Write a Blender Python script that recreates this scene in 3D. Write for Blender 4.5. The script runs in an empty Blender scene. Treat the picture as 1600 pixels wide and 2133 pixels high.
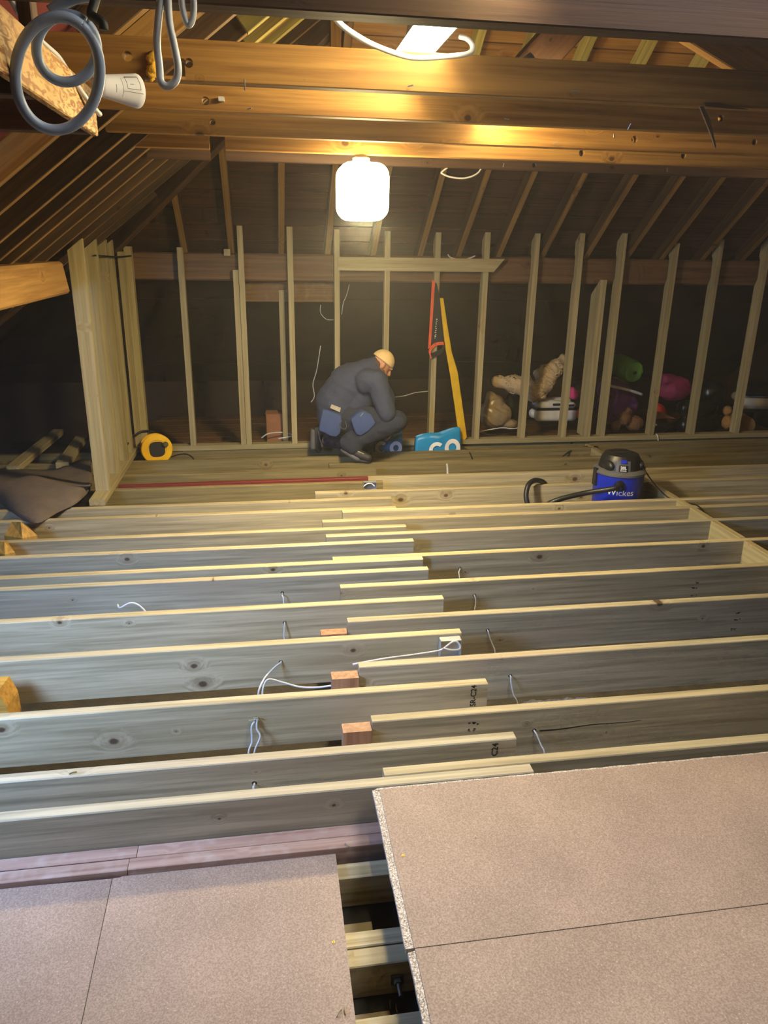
import bpy, bmesh, math, random
from mathutils import Vector, Matrix, noise

random.seed(7)
scene = bpy.context.scene
COL = scene.collection

# ------------------------------------------------------------------ camera, world, exposure, daylight
# Metres. X runs along the floor joists, Y away from the viewer, Z up; z = 0 is the top of the new joists.
CAM_Z = 1.72
PITCH, YAW, ROLL = math.radians(19.4103), math.radians(9.1373), math.radians(0.922)
FOCAL_PX = 1560.46
_d = Vector((math.sin(YAW) * math.cos(PITCH), math.cos(YAW) * math.cos(PITCH), -math.sin(PITCH)))
_r0 = Vector((math.cos(YAW), -math.sin(YAW), 0))
_u0 = _r0.cross(_d)
_r = math.cos(ROLL) * _r0 + math.sin(ROLL) * _u0
_u = -math.sin(ROLL) * _r0 + math.cos(ROLL) * _u0
cam_data = bpy.data.cameras.new('camera')
cam_data.sensor_fit = 'HORIZONTAL'
cam_data.sensor_width = 36.0
cam_data.lens = 36.0 * FOCAL_PX / 1600.0
cam_data.clip_start = 0.05
cam = bpy.data.objects.new('camera', cam_data)
COL.objects.link(cam)
_m = Matrix((_r, _u, -_d)).transposed().to_4x4()
_m.translation = (0, 0, CAM_Z)
cam.matrix_world = _m
scene.camera = cam

world = bpy.data.worlds.new('world')
scene.world = world
world.use_nodes = True
world.node_tree.nodes['Background'].inputs[0].default_value = (0.55, 0.72, 1.0, 1)
world.node_tree.nodes['Background'].inputs[1].default_value = 0.035

# thin dust hanging in the air of the loft
_vs = world.node_tree.nodes.new('ShaderNodeVolumeScatter')
_vs.inputs['Color'].default_value = (0.95, 0.95, 0.95, 1)
_vs.inputs['Density'].default_value = 0.0072
_vs.inputs['Anisotropy'].default_value = 0.6
world.node_tree.links.new(_vs.outputs[0], world.node_tree.nodes['World Output'].inputs['Volume'])

scene.view_settings.view_transform = 'Standard'
scene.view_settings.look = 'None'
scene.view_settings.gamma = 1.0
scene.view_settings.use_curve_mapping = False
scene.view_settings.exposure = 0.0
scene.cycles.max_bounces = 6
scene.cycles.diffuse_bounces = 4
scene.cycles.glossy_bounces = 2
scene.cycles.use_adaptive_sampling = True
scene.cycles.adaptive_threshold = 0.05
scene.cycles.adaptive_min_samples = 12
scene.cycles.volume_bounces = 0
scene.cycles.use_light_tree = False
scene.cycles.sample_clamp_indirect = 6.0


def area_light(name, loc, direction, sx, sy, power, color, spread=180):
    l = bpy.data.lights.new(name, 'AREA')
    l.shape = 'RECTANGLE'
    l.size, l.size_y = sx, sy
    l.energy = power
    l.color = color
    l.spread = math.radians(spread)
    o = bpy.data.objects.new(name, l)
    o.location = loc
    o.rotation_euler = Vector(direction).to_track_quat('-Z', 'Y').to_euler()
    COL.objects.link(o)
    return o


# daylight through the roof window in the left slope, and an added overhead fill for the panels, no window behind it
area_light('daylight_roof_window', (-1.82, 1.88, 1.16), (0.72, 0.58, -0.36), 0.60, 0.60, 62, (0.36, 0.56, 1.0), 130)
area_light('overhead_daylight_fill', (1.45, 1.15, 3.2), (-0.30, 0.02, -0.95), 1.1, 0.8, 26, (1.0, 0.97, 0.96), 95)

# ------------------------------------------------------------------ helpers
MW = {}


def at(px, py, Y):
    """Point of the vertical plane at depth Y seen at photograph pixel (px, py)."""
    v = _d + _r * ((px - 800) / FOCAL_PX) + _u * ((1066.5 - py) / FOCAL_PX)
    return Vector((0, 0, CAM_Z)) + v * (Y / v.y)


def lvl(px, py, z=0.0):
    """Point of the level plane at height z seen at photograph pixel (px, py)."""
    v = _d + _r * ((px - 800) / FOCAL_PX) + _u * ((1066.5 - py) / FOCAL_PX)
    return Vector((0, 0, CAM_Z)) + v * ((z - CAM_Z) / v.z)


def put(o, matrix, parent):
    MW[o.name] = matrix.copy()
    if parent is not None:
        o.parent = parent
        o.matrix_parent_inverse = MW[parent.name].inverted()
    o.matrix_world = matrix
    COL.objects.link(o)
    if parent is not None:
        o.matrix_basis = matrix
    return o


def tag(o, label=None, cat=None, group=None, kind=None):
    if label: o['label'] = label
    if cat: o['category'] = cat
    if group: o['group'] = group
    if kind: o['kind'] = kind
    return o


def thing(name, label, cat, loc, group=None, kind=None):
    o = bpy.data.objects.new(name, None)
    o.empty_display_size = 0.1
    put(o, Matrix.Translation(Vector(loc)), None)
    return tag(o, label, cat, group, kind)


def frame(xaxis, hint=(0, 0, 1)):
    x = Vector(xaxis).normalized()
    h = Vector(hint)
    if abs(x.dot(h.normalized())) > 0.98:
        h = Vector((0, 1, 0))
    y = h.cross(x).normalized()
    z = x.cross(y)
    return Matrix((x, y, z)).transposed()


def mesh_obj(name, verts, faces, mat, parent=None, xaxis=(1, 0, 0), smooth=False, midx=None, origin=None):
    """One mesh object from world-space vertices; its local X axis (the grain) follows xaxis."""
    verts = [Vector(v) for v in verts]
    c = origin if origin is not None else sum(verts, Vector()) / len(verts)
    m = frame(xaxis).to_4x4()
    m.translation = c
    inv = m.inverted()
    me = bpy.data.meshes.new(name)
    me.from_pydata([inv @ v for v in verts], [], faces)
    for mm in (mat if isinstance(mat, (list, tuple)) else [mat]):
        me.materials.append(mm)
    if midx:
        for p, i in zip(me.polygons, midx):
            p.material_index = i
    if smooth:
        for p in me.polygons:
            p.use_smooth = True
    me.update()
    return put(bpy.data.objects.new(name, me), m, parent)


def bm_obj(name, bm, mat, parent=None, xaxis=(1, 0, 0), smooth=False):
    bmesh.ops.recalc_face_normals(bm, faces=bm.faces)
    bm.verts.index_update()
    vs = [v.co.copy() for v in bm.verts]
    fs = [[v.index for v in f.verts] for f in bm.faces]
    mi = [f.material_index for f in bm.faces]
    bm.free()
    return mesh_obj(name, vs, fs, mat, parent, xaxis, smooth, mi)


def beam(name, p0, p1, w, h, mat, parent=None, up=(0, 0, 1), cham=0.003, cut0=0.0, cut1=0.0):
    """Sawn timber from p0 to p1 (centre line), w wide, h high, edges eased. cut0/cut1 slant the ends (shift of the top edge)."""
    p0, p1 = Vector(p0), Vector(p1)
    f = frame(p1 - p0, up)
    ya, za = f.col[1], f.col[2]
    xa = f.col[0]
    a, b, c = w / 2, h / 2, cham
    prof = [(-a, -b + c), (-a + c, -b), (a - c, -b), (a, -b + c), (a, b - c), (a - c, b), (-a + c, b), (-a, b - c)]
    vs = [p0 + ya * u + za * v + xa * (cut0 * (v / h + .5)) for u, v in prof] + [p1 + ya * u + za * v + xa * (cut1 * (v / h + .5)) for u, v in prof]
    fs = [list(range(7, -1, -1)), list(range(8, 16))]
    for i in range(8):
        j = (i + 1) % 8
        fs.append([i, j, 8 + j, 8 + i])
    return mesh_obj(name, vs, fs, mat, parent, p1 - p0, origin=(p0 + p1) / 2)


def prism(name, outline, d, mat, parent=None, xaxis=(1, 0, 0), midx=None):
    """Solid from a closed planar outline (world points, in order) pushed along vector d."""
    n = len(outline)
    o = [Vector(p) for p in outline]
    d = Vector(d)
    vs = o + [p + d for p in o]
    nrm = Vector()
    for i in range(n):
        nrm += (o[i] - o[0]).cross(o[(i + 1) % n] - o[0])
    flip = nrm.dot(d) > 0
    fs = [list(range(n))[::-1] if flip else list(range(n)), list(range(n, 2 * n)) if flip else list(range(n, 2 * n))[::-1]]
    for i in range(n):
        j = (i + 1) % n
        fs.append([i, j, n + j, n + i] if flip else [i, n + i, n + j, j])
    return mesh_obj(name, vs, fs, mat, parent, xaxis, midx=midx)


def box(name, x0, x1, y0, y1, z0, z1, mat, parent=None, cham=0.003):
    dx, dy, dz = x1 - x0, y1 - y0, z1 - z0
    cx, cy, cz = (x0 + x1) / 2, (y0 + y1) / 2, (z0 + z1) / 2
    cham = min(cham, dx / 5, dy / 5, dz / 5)
    if dx >= dy and dx >= dz:
        return beam(name, (x0, cy, cz), (x1, cy, cz), dy, dz, mat, parent, (0, 0, 1), cham)
    if dy >= dz:
        return beam(name, (cx, y0, cz), (cx, y1, cz), dx, dz, mat, parent, (0, 0, 1), cham)
    return beam(name, (cx, cy, z0), (cx, cy, z1), dx, dy, mat, parent, (0, 1, 0), cham)


def smooth_path(pts, per=6, closed=False):
    pts = [Vector(p) for p in pts]
    if len(pts) < 3:
        return pts
    out = []
    n = len(pts)
    for i in range(n if closed else n - 1):
        g = lambda k: pts[k % n] if closed else pts[max(0, min(n - 1, k))]
        a, b, c, d = g(i - 1), g(i), g(i + 1), g(i + 2)
        for k in range(per):
            t = k / per
            out.append(0.5 * ((2 * b) + (c - a) * t + (2 * a - 5 * b + 4 * c - d) * t * t + (3 * b - a - 3 * c + d) * t ** 3))
    if not closed:
        out.append(pts[-1])
    return out


def tube(name, pts, r, mat, parent=None, n=8, per=6, closed=False, r2=None, ribs=0.0, flat_dir=None):
    path = smooth_path(pts, per, closed)
    N = len(path)
    vs, fs = [], []
    prev = None
    for i, p in enumerate(path):
        a = path[(i - 1) % N] if closed or i > 0 else path[0]
        b = path[(i + 1) % N] if closed or i < N - 1 else path[-1]
        t = (b - a).normalized()
        if prev is None:
            prev = Vector(flat_dir) if flat_dir is not None else (Vector((0, 0, 1)) if abs(t.z) < 0.9 else Vector((1, 0, 0)))
        if flat_dir is not None:
            prev = Vector(flat_dir)
        u = (prev - t * prev.dot(t)).normalized()
        prev = u
        v = t.cross(u)
        rr = r + (ribs if i % 2 else 0.0)
        ru = rr if r2 is None else r2
        for k in range(n):
            ang = 2 * math.pi * k / n
            vs.append(p + u * (math.cos(ang) * ru) + v * (math.sin(ang) * rr))
    seg = N if closed else N - 1
    for i in range(seg):
        for k in range(n):
            a0, a1 = i * n + k, i * n + (k + 1) % n
            b0, b1 = ((i + 1) % N) * n + k, ((i + 1) % N) * n + (k + 1) % n
            fs.append([a0, a1, b1, b0])
    if not closed:
        fs.append(list(range(n))[::-1])
        fs.append(list(range((N - 1) * n, N * n)))
    return mesh_obj(name, vs, fs, mat, parent, smooth=True)


def lathe(name, profile, centre, axis, mat, parent=None, n=32, smooth=True):
    """Profile [(radius, height)] turned about axis through centre."""
    f = frame(axis)
    ax, ya, za = f.col[0], f.col[1], f.col[2]
    c = Vector(centre)
    vs, fs = [], []
    for r, h in profile:
        for k in range(n):
            a = 2 * math.pi * k / n
            vs.append(c + ax * h + ya * (r * math.cos(a)) + za * (r * math.sin(a)))
    for i in range(len(profile) - 1):
        for k in range(n):
            k2 = (k + 1) % n
            fs.append([i * n + k, i * n + k2, (i + 1) * n + k2, (i + 1) * n + k])
    fs.append(list(range(n))[::-1])
    fs.append(list(range((len(profile) - 1) * n, len(profile) * n)))
    o = mesh_obj(name, vs, fs, mat, parent)
    if smooth:
        for p in o.data.polygons:
            p.use_smooth = len(p.vertices) == 4
        o.data.set_sharp_from_angle(angle=math.radians(40))
    return o


def cyl(name, p0, p1, r, mat, parent=None, n=16):
    p0, p1 = Vector(p0), Vector(p1)
    return lathe(name, [(r, 0), (r, (p1 - p0).length)], p0, p1 - p0, mat, parent, n)


def apply_mods(o):
    dg = bpy.context.evaluated_depsgraph_get()
    dg.update()
    me = bpy.data.meshes.new_from_object(o.evaluated_get(dg))
    o.modifiers.clear()
    o.data = me
    return o


def blob(name, prims, mat, parent=None, voxel=0.012, iters=6, xaxis=(1, 0, 0), rough=0.0, rscale=8.0, folds=0.0):
    """One continuous soft body grown from tapered limbs ('c', p0, r0, p1, r1) and ellipsoids ('e', centre, (rx, ry, rz), rotation matrix)."""
    bm = bmesh.new()
    for p in prims:
        if p[0] == 'c':
            a, ra, b, rb = Vector(p[1]), p[2], Vector(p[3]), p[4]
            bmesh.ops.create_uvsphere(bm, u_segments=16, v_segments=10, radius=ra, matrix=Matrix.Translation(a))
            bmesh.ops.create_uvsphere(bm, u_segments=16, v_segments=10, radius=rb, matrix=Matrix.Translation(b))
            d = b - a
            L = d.length
            if L > 1e-5:
                m = d.to_track_quat('Z', 'Y').to_matrix().to_4x4()
                m.translation = (a + b) / 2
                bmesh.ops.create_cone(bm, cap_ends=True, segments=16, radius1=ra, radius2=rb, depth=L, matrix=m)
        else:
            m = Matrix.Translation(Vector(p[1])) @ (p[3].to_4x4() if len(p) > 3 else Matrix()) @ Matrix.Diagonal((*p[2], 1))
            bmesh.ops.create_uvsphere(bm, u_segments=20, v_segments=12, radius=1, matrix=m)
    o = bm_obj(name, bm, mat, parent, xaxis)
    md = o.modifiers.new('a', 'REMESH')
    md.mode = 'VOXEL'
    md.voxel_size = voxel
    md.use_smooth_shade = True
    if iters:
        ms = o.modifiers.new('b', 'SMOOTH')
        ms.iterations = iters
        ms.factor = 0.5
    apply_mods(o)
    if not o.data.materials:
        o.data.materials.append(mat)
    if rough:
        for v in o.data.vertices:
            k = noise.noise(v.co * rscale) + 0.5 * noise.noise(v.co * rscale * 2.3)
            v.co += v.normal * (k * rough)
    if folds:
        for v in o.data.vertices:
            q = v.co * rscale
            q = Vector((q.x * .55 + q.z * .3, q.y * .8, q.z + .35 * q.x))
            k = (1 - 2.4 * abs(noise.noise(q))) + .5 * (1 - 2.4 * abs(noise.noise(q * 2.1 + Vector((3, 1, 7)))))
            v.co += v.normal * (k * folds)
    for p in o.data.polygons:
        p.use_smooth = True
    return o


def cut(o, cutters):
    """Real openings: the cutters' volumes are taken out of o's mesh, then the cutters are gone."""
    for c in cutters:
        md = o.modifiers.new('c', 'BOOLEAN')
        md.operation = 'DIFFERENCE'
        md.solver = 'EXACT'
        md.object = c
    apply_mods(o)
    for c in cutters:
        bpy.data.objects.remove(c)


def text_mesh(name, body, size, mat, parent, origin, xdir, ydir, thick=0.0, wrap=None, align='LEFT'):
    cu = bpy.data.curves.new(name, 'FONT')
    cu.body = body
    cu.size = size
    cu.offset = thick
    cu.align_x = align
    cu.resolution_u = 3
    tmp = bpy.data.objects.new('lettering', cu)
    COL.objects.link(tmp)
    dg = bpy.context.evaluated_depsgraph_get()
    dg.update()
    me = bpy.data.meshes.new_from_object(tmp.evaluated_get(dg))
    vs = [v.co.copy() for v in me.vertices]
    fs = [list(p.vertices) for p in me.polygons]
    bpy.data.objects.remove(tmp)
    bpy.data.curves.remove(cu)
    bpy.data.meshes.remove(me)
    x, y = Vector(xdir).normalized(), Vector(ydir).normalized()
    if wrap is None:
        vs = [Vector(origin) + x * v.x + y * v.y for v in vs]
    else:
        vs = [wrap(v.x, v.y) for v in vs]
    return mesh_obj(name, vs, fs, mat, parent)


# ------------------------------------------------------------------ materials
def srgb(r, g, b):
    f = lambda c: (c / 255 / 12.92) if c / 255 <= 0.04045 else ((c / 255 + 0.055) / 1.055) ** 2.4
    return (f(r), f(g), f(b), 1)


def new_mat(name):
    m = bpy.data.materials.new(name)
    m.use_nodes = True
    nt = m.node_tree
    b = nt.nodes['Principled BSDF']
    return m, nt, b


def N(nt, t, **kw):
    n = nt.nodes.new(t)
    for k, v in kw.items():
        setattr(n, k, v)
    return n


def plain(name, col, rough=0.6, metal=0.0, bump=0.0, bscale=60.0, vary=0.12, vscale=9.0, spec=0.5):
    m, nt, b = new_mat(name)
    tc = N(nt, 'ShaderNodeTexCoord')
    nz = N(nt, 'ShaderNodeTexNoise')
    nz.inputs['Scale'].default_value = vscale
    nz.inputs['Detail'].default_value = 4
    nt.links.new(tc.outputs['Object'], nz.inputs['Vector'])
    mr = N(nt, 'ShaderNodeMapRange')
    mr.inputs['From Min'].default_value = 0.3
    mr.inputs['From Max'].default_value = 0.7
    mr.inputs['To Min'].default_value = 1 - vary
    mr.inputs['To Max'].default_value = 1 + vary
    nt.links.new(nz.outputs['Fac'], mr.inputs['Value'])
    mx = N(nt, 'ShaderNodeMix', data_type='RGBA', blend_type='MULTIPLY')
    mx.inputs['Factor'].default_value = 1
    mx.inputs['A'].default_value = col
    nt.links.new(mr.outputs['Result'], mx.inputs['B'])
    nt.links.new(mx.outputs['Result'], b.inputs['Base Color'])
    b.inputs['Roughness'].default_value = rough
    b.inputs['Metallic'].default_value = metal
    b.inputs['Specular IOR Level'].default_value = spec
    if bump:
        n2 = N(nt, 'ShaderNodeTexNoise')
        n2.inputs['Scale'].default_value = bscale
        n2.inputs['Detail'].default_value = 5
        nt.links.new(tc.outputs['Object'], n2.inputs['Vector'])
        bp = N(nt, 'ShaderNodeBump')
        bp.inputs['Strength'].default_value = bump
        bp.inputs['Distance'].default_value = 0.01
        nt.links.new(n2.outputs['Fac'], bp.inputs['Height'])
        nt.links.new(bp.outputs['Normal'], b.inputs['Normal'])
    return m


def wood(name, light, dark, patch, knot, rough=0.6, knots=1.0, wild=0.15, dust=None, spec=0.35, stretch=(1.3, 40, 40), lo=0.35, hi=0.62):
    """Sawn softwood: growth-ring streaks along the piece's own X axis that bend around knots, broad stains, a little fuzz."""
    m, nt, b = new_mat(name)
    L = nt.links.new
    tc = N(nt, 'ShaderNodeTexCoord')
    oi = N(nt, 'ShaderNodeObjectInfo')
    off = N(nt, 'ShaderNodeVectorMath', operation='MULTIPLY_ADD')
    comb = N(nt, 'ShaderNodeCombineXYZ')
    for i, k in enumerate((37.0, 11.0, 23.0)):
        mu = N(nt, 'ShaderNodeMath', operation='MULTIPLY')
        mu.inputs[1].default_value = k
        L(oi.outputs['Random'], mu.inputs[0])
        L(mu.outputs[0], comb.inputs[i])
    L(tc.outputs['Object'], off.inputs[0])
    off.inputs[1].default_value = (1, 1, 1)
    L(comb.outputs[0], off.inputs[2])
    # knots
    # a branch runs right through the piece, so the knots are laid out along the length and height only
    sx = N(nt, 'ShaderNodeSeparateXYZ')
    L(off.outputs[0], sx.inputs[0])
    cx = N(nt, 'ShaderNodeCombineXYZ')
    L(sx.outputs[0], cx.inputs[0])
    L(sx.outputs[2], cx.inputs[1])
    ks = N(nt, 'ShaderNodeVectorMath', operation='MULTIPLY')
    ks.inputs[1].default_value = (2.7, 3.7, 1.0)
    L(cx.outputs[0], ks.inputs[0])
    vo = N(nt, 'ShaderNodeTexVoronoi', voronoi_dimensions='2D')
    vo.inputs['Scale'].default_value = 1.0
    vo.inputs['Randomness'].default_value = 0.9
    L(ks.outputs[0], vo.inputs['Vector'])
    # most knots small, a few large, many absent
    cs_ = N(nt, 'ShaderNodeSeparateColor')
    L(vo.outputs['Color'], cs_.inputs[0])
    sz = N(nt, 'ShaderNodeMath', operation='POWER')
    L(cs_.outputs[0], sz.inputs[0])
    sz.inputs[1].default_value = 2.2
    sz2 = N(nt, 'ShaderNodeMath', operation='MULTIPLY_ADD')
    L(sz.outputs[0], sz2.inputs[0])
    sz2.inputs[1].default_value = 1.25
    sz2.inputs[2].default_value = 0.04
    wob = N(nt, 'ShaderNodeTexNoise')
    wob.inputs['Scale'].default_value = 30
    L(off.outputs[0], wob.inputs['Vector'])
    wm = N(nt, 'ShaderNodeMath', operation='MULTIPLY_ADD')
    L(wob.outputs['Fac'], wm.inputs[0])
    wm.inputs[1].default_value = 0.03
    L(vo.outputs['Distance'], wm.inputs[2])
    kd = N(nt, 'ShaderNodeMath', operation='DIVIDE')
    L(wm.outputs[0], kd.inputs[0])
    L(sz2.outputs[0], kd.inputs[1])
    # bend of the grain near a knot
    bend = N(nt, 'ShaderNodeMapRange', interpolation_type='SMOOTHSTEP')
    bend.inputs['From Min'].default_value = 0.0
    bend.inputs['From Max'].default_value = 0.24
    bend.inputs['To Min'].default_value = 1.0
    bend.inputs['To Max'].default_value = 0.0
    L(kd.outputs[0], bend.inputs['Value'])
    st = N(nt, 'ShaderNodeVectorMath', operation='MULTIPLY')
    st.inputs[1].default_value = stretch
    L(off.outputs[0], st.inputs[0])
    ad = N(nt, 'ShaderNodeVectorMath', operation='MULTIPLY_ADD')
    cb = N(nt, 'ShaderNodeCombineXYZ')
    L(bend.outputs['Result'], cb.inputs[1])
    L(bend.outputs['Result'], cb.inputs[2])
    L(cb.outputs[0], ad.inputs[0])
    ad.inputs[1].default_value = (0, 2.0, 2.0)
    L(st.outputs[0], ad.inputs[2])
    g = N(nt, 'ShaderNodeTexNoise')
    g.inputs['Scale'].default_value = 1.0
    g.inputs['Detail'].default_value = 5
    g.inputs['Roughness'].default_value = 0.62
    g.inputs['Distortion'].default_value = wild
    L(ad.outputs[0], g.inputs['Vector'])
    cr = N(nt, 'ShaderNodeValToRGB')
    cr.color_ramp.elements[0].position = lo
    cr.color_ramp.elements[0].color = dark
    cr.color_ramp.elements[1].position = hi
    cr.color_ramp.elements[1].color = light
    L(g.outputs['Fac'], cr.inputs['Fac'])
    # broad stains
    s2 = N(nt, 'ShaderNodeVectorMath', operation='MULTIPLY')
    s2.inputs[1].default_value = (1.6, 7, 7)
    L(off.outputs[0], s2.inputs[0])
    pn = N(nt, 'ShaderNodeTexNoise')
    pn.inputs['Scale'].default_value = 1.0
    pn.inputs['Detail'].default_value = 3
    L(s2.outputs[0], pn.inputs['Vector'])
    pr = N(nt, 'ShaderNodeMapRange')
    pr.inputs['From Min'].default_value = 0.48
    pr.inputs['From Max'].default_value = 0.72
    pr.inputs['To Max'].default_value = 0.75
    L(pn.outputs['Fac'], pr.inputs['Value'])
    m1 = N(nt, 'ShaderNodeMix', data_type='RGBA')
    L(pr.outputs['Result'], m1.inputs['Factor'])
    L(cr.outputs['Color'], m1.inputs['A'])
    m1.inputs['B'].default_value = patch
    # knots on top
    kr = N(nt, 'ShaderNodeMapRange', interpolation_type='SMOOTHSTEP')
    kr.inputs['From Min'].default_value = 0.040
    kr.inputs['From Max'].default_value = 0.070
    kr.inputs['To Min'].default_value = 0.9 * knots
    kr.inputs['To Max'].default_value = 0.0
    L(kd.outputs[0], kr.inputs['Value'])
    m2 = N(nt, 'ShaderNodeMix', data_type='RGBA')
    L(kr.outputs['Result'], m2.inputs['Factor'])
    L(m1.outputs['Result'], m2.inputs['A'])
    m2.inputs['B'].default_value = knot
    # reddish halo round each knot
    hr = N(nt, 'ShaderNodeMapRange', interpolation_type='SMOOTHSTEP')
    hr.inputs['From Min'].default_value = 0.05
    hr.inputs['From Max'].default_value = 0.15
    hr.inputs['To Min'].default_value = 0.32 * knots
    hr.inputs['To Max'].default_value = 0.0
    L(kd.outputs[0], hr.inputs['Value'])
    mh = N(nt, 'ShaderNodeMix', data_type='RGBA')
    L(hr.outputs['Result'], mh.inputs['Factor'])
    L(m1.outputs['Result'], mh.inputs['A'])
    mh.inputs['B'].default_value = (knot[0] * 2.6 + .03, knot[1] * 2.0 + .01, knot[2] * 1.8, 1)
    L(mh.outputs['Result'], m2.inputs['A'])
    # piece to piece difference
    pv = N(nt, 'ShaderNodeMapRange')
    pv.inputs['To Min'].default_value = 0.86
    pv.inputs['To Max'].default_value = 1.10
    L(oi.outputs['Random'], pv.inputs['Value'])
    m3 = N(nt, 'ShaderNodeMix', data_type='RGBA', blend_type='MULTIPLY')
    m3.inputs['Factor'].default_value = 1
    L(m2.outputs['Result'], m3.inputs['A'])
    L(pv.outputs['Result'], m3.inputs['B'])
    last = m3.outputs['Result']
    if dust:
        dn = N(nt, 'ShaderNodeTexNoise')
        dn.inputs['Scale'].default_value = 16
        dn.inputs['Detail'].default_value = 6
        L(off.outputs[0], dn.inputs['Vector'])
        dr = N(nt, 'ShaderNodeMapRange')
        dr.inputs['From Min'].default_value = 0.52
        dr.inputs['From Max'].default_value = 0.75
        dr.inputs['To Max'].default_value = 0.5
        L(dn.outputs['Fac'], dr.inputs['Value'])
        m4 = N(nt, 'ShaderNodeMix', data_type='RGBA')
        L(dr.outputs['Result'], m4.inputs['Factor'])
        L(last, m4.inputs['A'])
        m4.inputs['B'].default_value = dust
        last = m4.outputs['Result']
    L(last, b.inputs['Base Color'])
    b.inputs['Roughness'].default_value = rough
    b.inputs['Specular IOR Level'].default_value = spec
    bp = N(nt, 'ShaderNodeBump')
    bp.inputs['Strength'].default_value = 0.22
    bp.inputs['Distance'].default_value = 0.004
    L(g.outputs['Fac'], bp.inputs['Height'])
    L(bp.outputs['Normal'], b.inputs['Normal'])
    return m


def chip(name, base, flake, speck, scale=170.0, strength=0.2):
    m, nt, b = new_mat(name)
    L = nt.links.new
    tc = N(nt, 'ShaderNodeTexCoord')
    nz = N(nt, 'ShaderNodeTexNoise')
    nz.inputs['Scale'].default_value = scale
    nz.inputs['Detail'].default_value = 3
    L(tc.outputs['Object'], nz.inputs['Vector'])
    cr = N(nt, 'ShaderNodeValToRGB')
    e = cr.color_ramp.elements
    e[0].position, e[0].color = 0.36, base
    e[1].position, e[1].color = 0.66, flake
    L(nz.outputs['Fac'], cr.inputs['Fac'])
    big = N(nt, 'ShaderNodeTexNoise')
    big.inputs['Scale'].default_value = 3.2
    big.inputs['Detail'].default_value = 5
    L(tc.outputs['Object'], big.inputs['Vector'])
    mr = N(nt, 'ShaderNodeMapRange')
    mr.inputs['From Min'].default_value = 0.35
    mr.inputs['From Max'].default_value = 0.68
    mr.inputs['To Min'].default_value = 0.90
    mr.inputs['To Max'].default_value = 1.10
    L(big.outputs['Fac'], mr.inputs['Value'])
    mx = N(nt, 'ShaderNodeMix', data_type='RGBA', blend_type='MULTIPLY')
    mx.inputs['Factor'].default_value = 1
    L(cr.outputs['Color'], mx.inputs['A'])
    L(mr.outputs['Result'], mx.inputs['B'])
    vo = N(nt, 'ShaderNodeTexVoronoi')
    vo.inputs['Scale'].default_value = 60
    L(tc.outputs['Object'], vo.inputs['Vector'])
    kr = N(nt, 'ShaderNodeMapRange')
    kr.inputs['From Min'].default_value = 0.07
    kr.inputs['From Max'].default_value = 0.12
    kr.inputs['To Min'].default_value = 0.6
    kr.inputs['To Max'].default_value = 0.0
    L(vo.outputs['Distance'], kr.inputs['Value'])
    m2 = N(nt, 'ShaderNodeMix', data_type='RGBA')
    L(kr.outputs['Result'], m2.inputs['Factor'])
    L(mx.outputs['Result'], m2.inputs['A'])
    m2.inputs['B'].default_value = speck
    L(m2.outputs['Result'], b.inputs['Base Color'])
    b.inputs['Roughness'].default_value = 0.62
    b.inputs['Specular IOR Level'].default_value = 0.3
    bp = N(nt, 'ShaderNodeBump')
    bp.inputs['Strength'].default_value = strength
    bp.inputs['Distance'].default_value = 0.002
    L(nz.outputs['Fac'], bp.inputs['Height'])
    L(bp.outputs['Normal'], b.inputs['Normal'])
    return m


def glow(name, col, strength):
    m, nt, b = new_mat(name)
    b.inputs['Base Color'].default_value = (0.9, 0.9, 0.9, 1)
    b.inputs['Emission Color'].default_value = col
    b.inputs['Emission Strength'].default_value = strength
    return m


NEW = wood('treated_softwood', srgb(196, 184, 152), srgb(152, 140, 110), srgb(170, 158, 126), srgb(74, 56, 40), rough=0.58)
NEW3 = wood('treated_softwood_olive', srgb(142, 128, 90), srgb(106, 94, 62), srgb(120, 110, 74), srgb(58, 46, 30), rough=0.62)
NEW2 = wood('treated_softwood_grey', srgb(182, 174, 150), srgb(140, 134, 112), srgb(166, 152, 130), srgb(70, 56, 42), rough=0.58, wild=0.35)
STUD = wood('pale_stud_timber', srgb(176, 163, 126), srgb(146, 132, 94), srgb(158, 151, 112), srgb(104, 76, 44), rough=0.6)
OLD = wood('aged_orange_pine', srgb(168, 126, 64), srgb(126, 88, 40), srgb(146, 108, 56), srgb(66, 44, 22), rough=0.62, wild=0.3, spec=0.3)
OLDDARK = wood('aged_brown_pine', srgb(96, 69, 50), srgb(68, 48, 36), srgb(82, 62, 48), srgb(40, 28, 20), rough=0.6, wild=0.3)
RAFT = wood('rafter_pine', srgb(88, 64, 40), srgb(58, 41, 26), srgb(70, 52, 34), srgb(38, 27, 18), rough=0.6, wild=0.3)
PURL = wood('heavy_purlin_timber', srgb(186, 146, 88), srgb(146, 108, 60), srgb(164, 124, 70), srgb(74, 48, 26), rough=0.6, knots=0.6)
RED = wood('reddish_packing_timber', srgb(176, 138, 110), srgb(140, 102, 76), srgb(158, 118, 90), srgb(60, 34, 22), knots=0.3)
DUSTY = wood('dusty_old_plate', srgb(180, 152, 138), srgb(146, 114, 100), srgb(166, 142, 136), srgb(70, 46, 36), dust=srgb(190, 178, 172), knots=0.3)
RAFTE = wood('rafter_pale_edge', srgb(150, 116, 66), srgb(110, 80, 44), srgb(128, 98, 56), srgb(60, 42, 26), rough=0.6)
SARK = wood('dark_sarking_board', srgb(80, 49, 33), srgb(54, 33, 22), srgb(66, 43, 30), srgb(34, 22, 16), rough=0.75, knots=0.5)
PLY = wood('wild_grain_plywood', srgb(222, 184, 124), srgb(146, 96, 50), srgb(190, 144, 84), srgb(110, 70, 34), wild=1.2, knots=0.1, stretch=(16, 62, 62), lo=0.44, hi=0.54)
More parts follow.
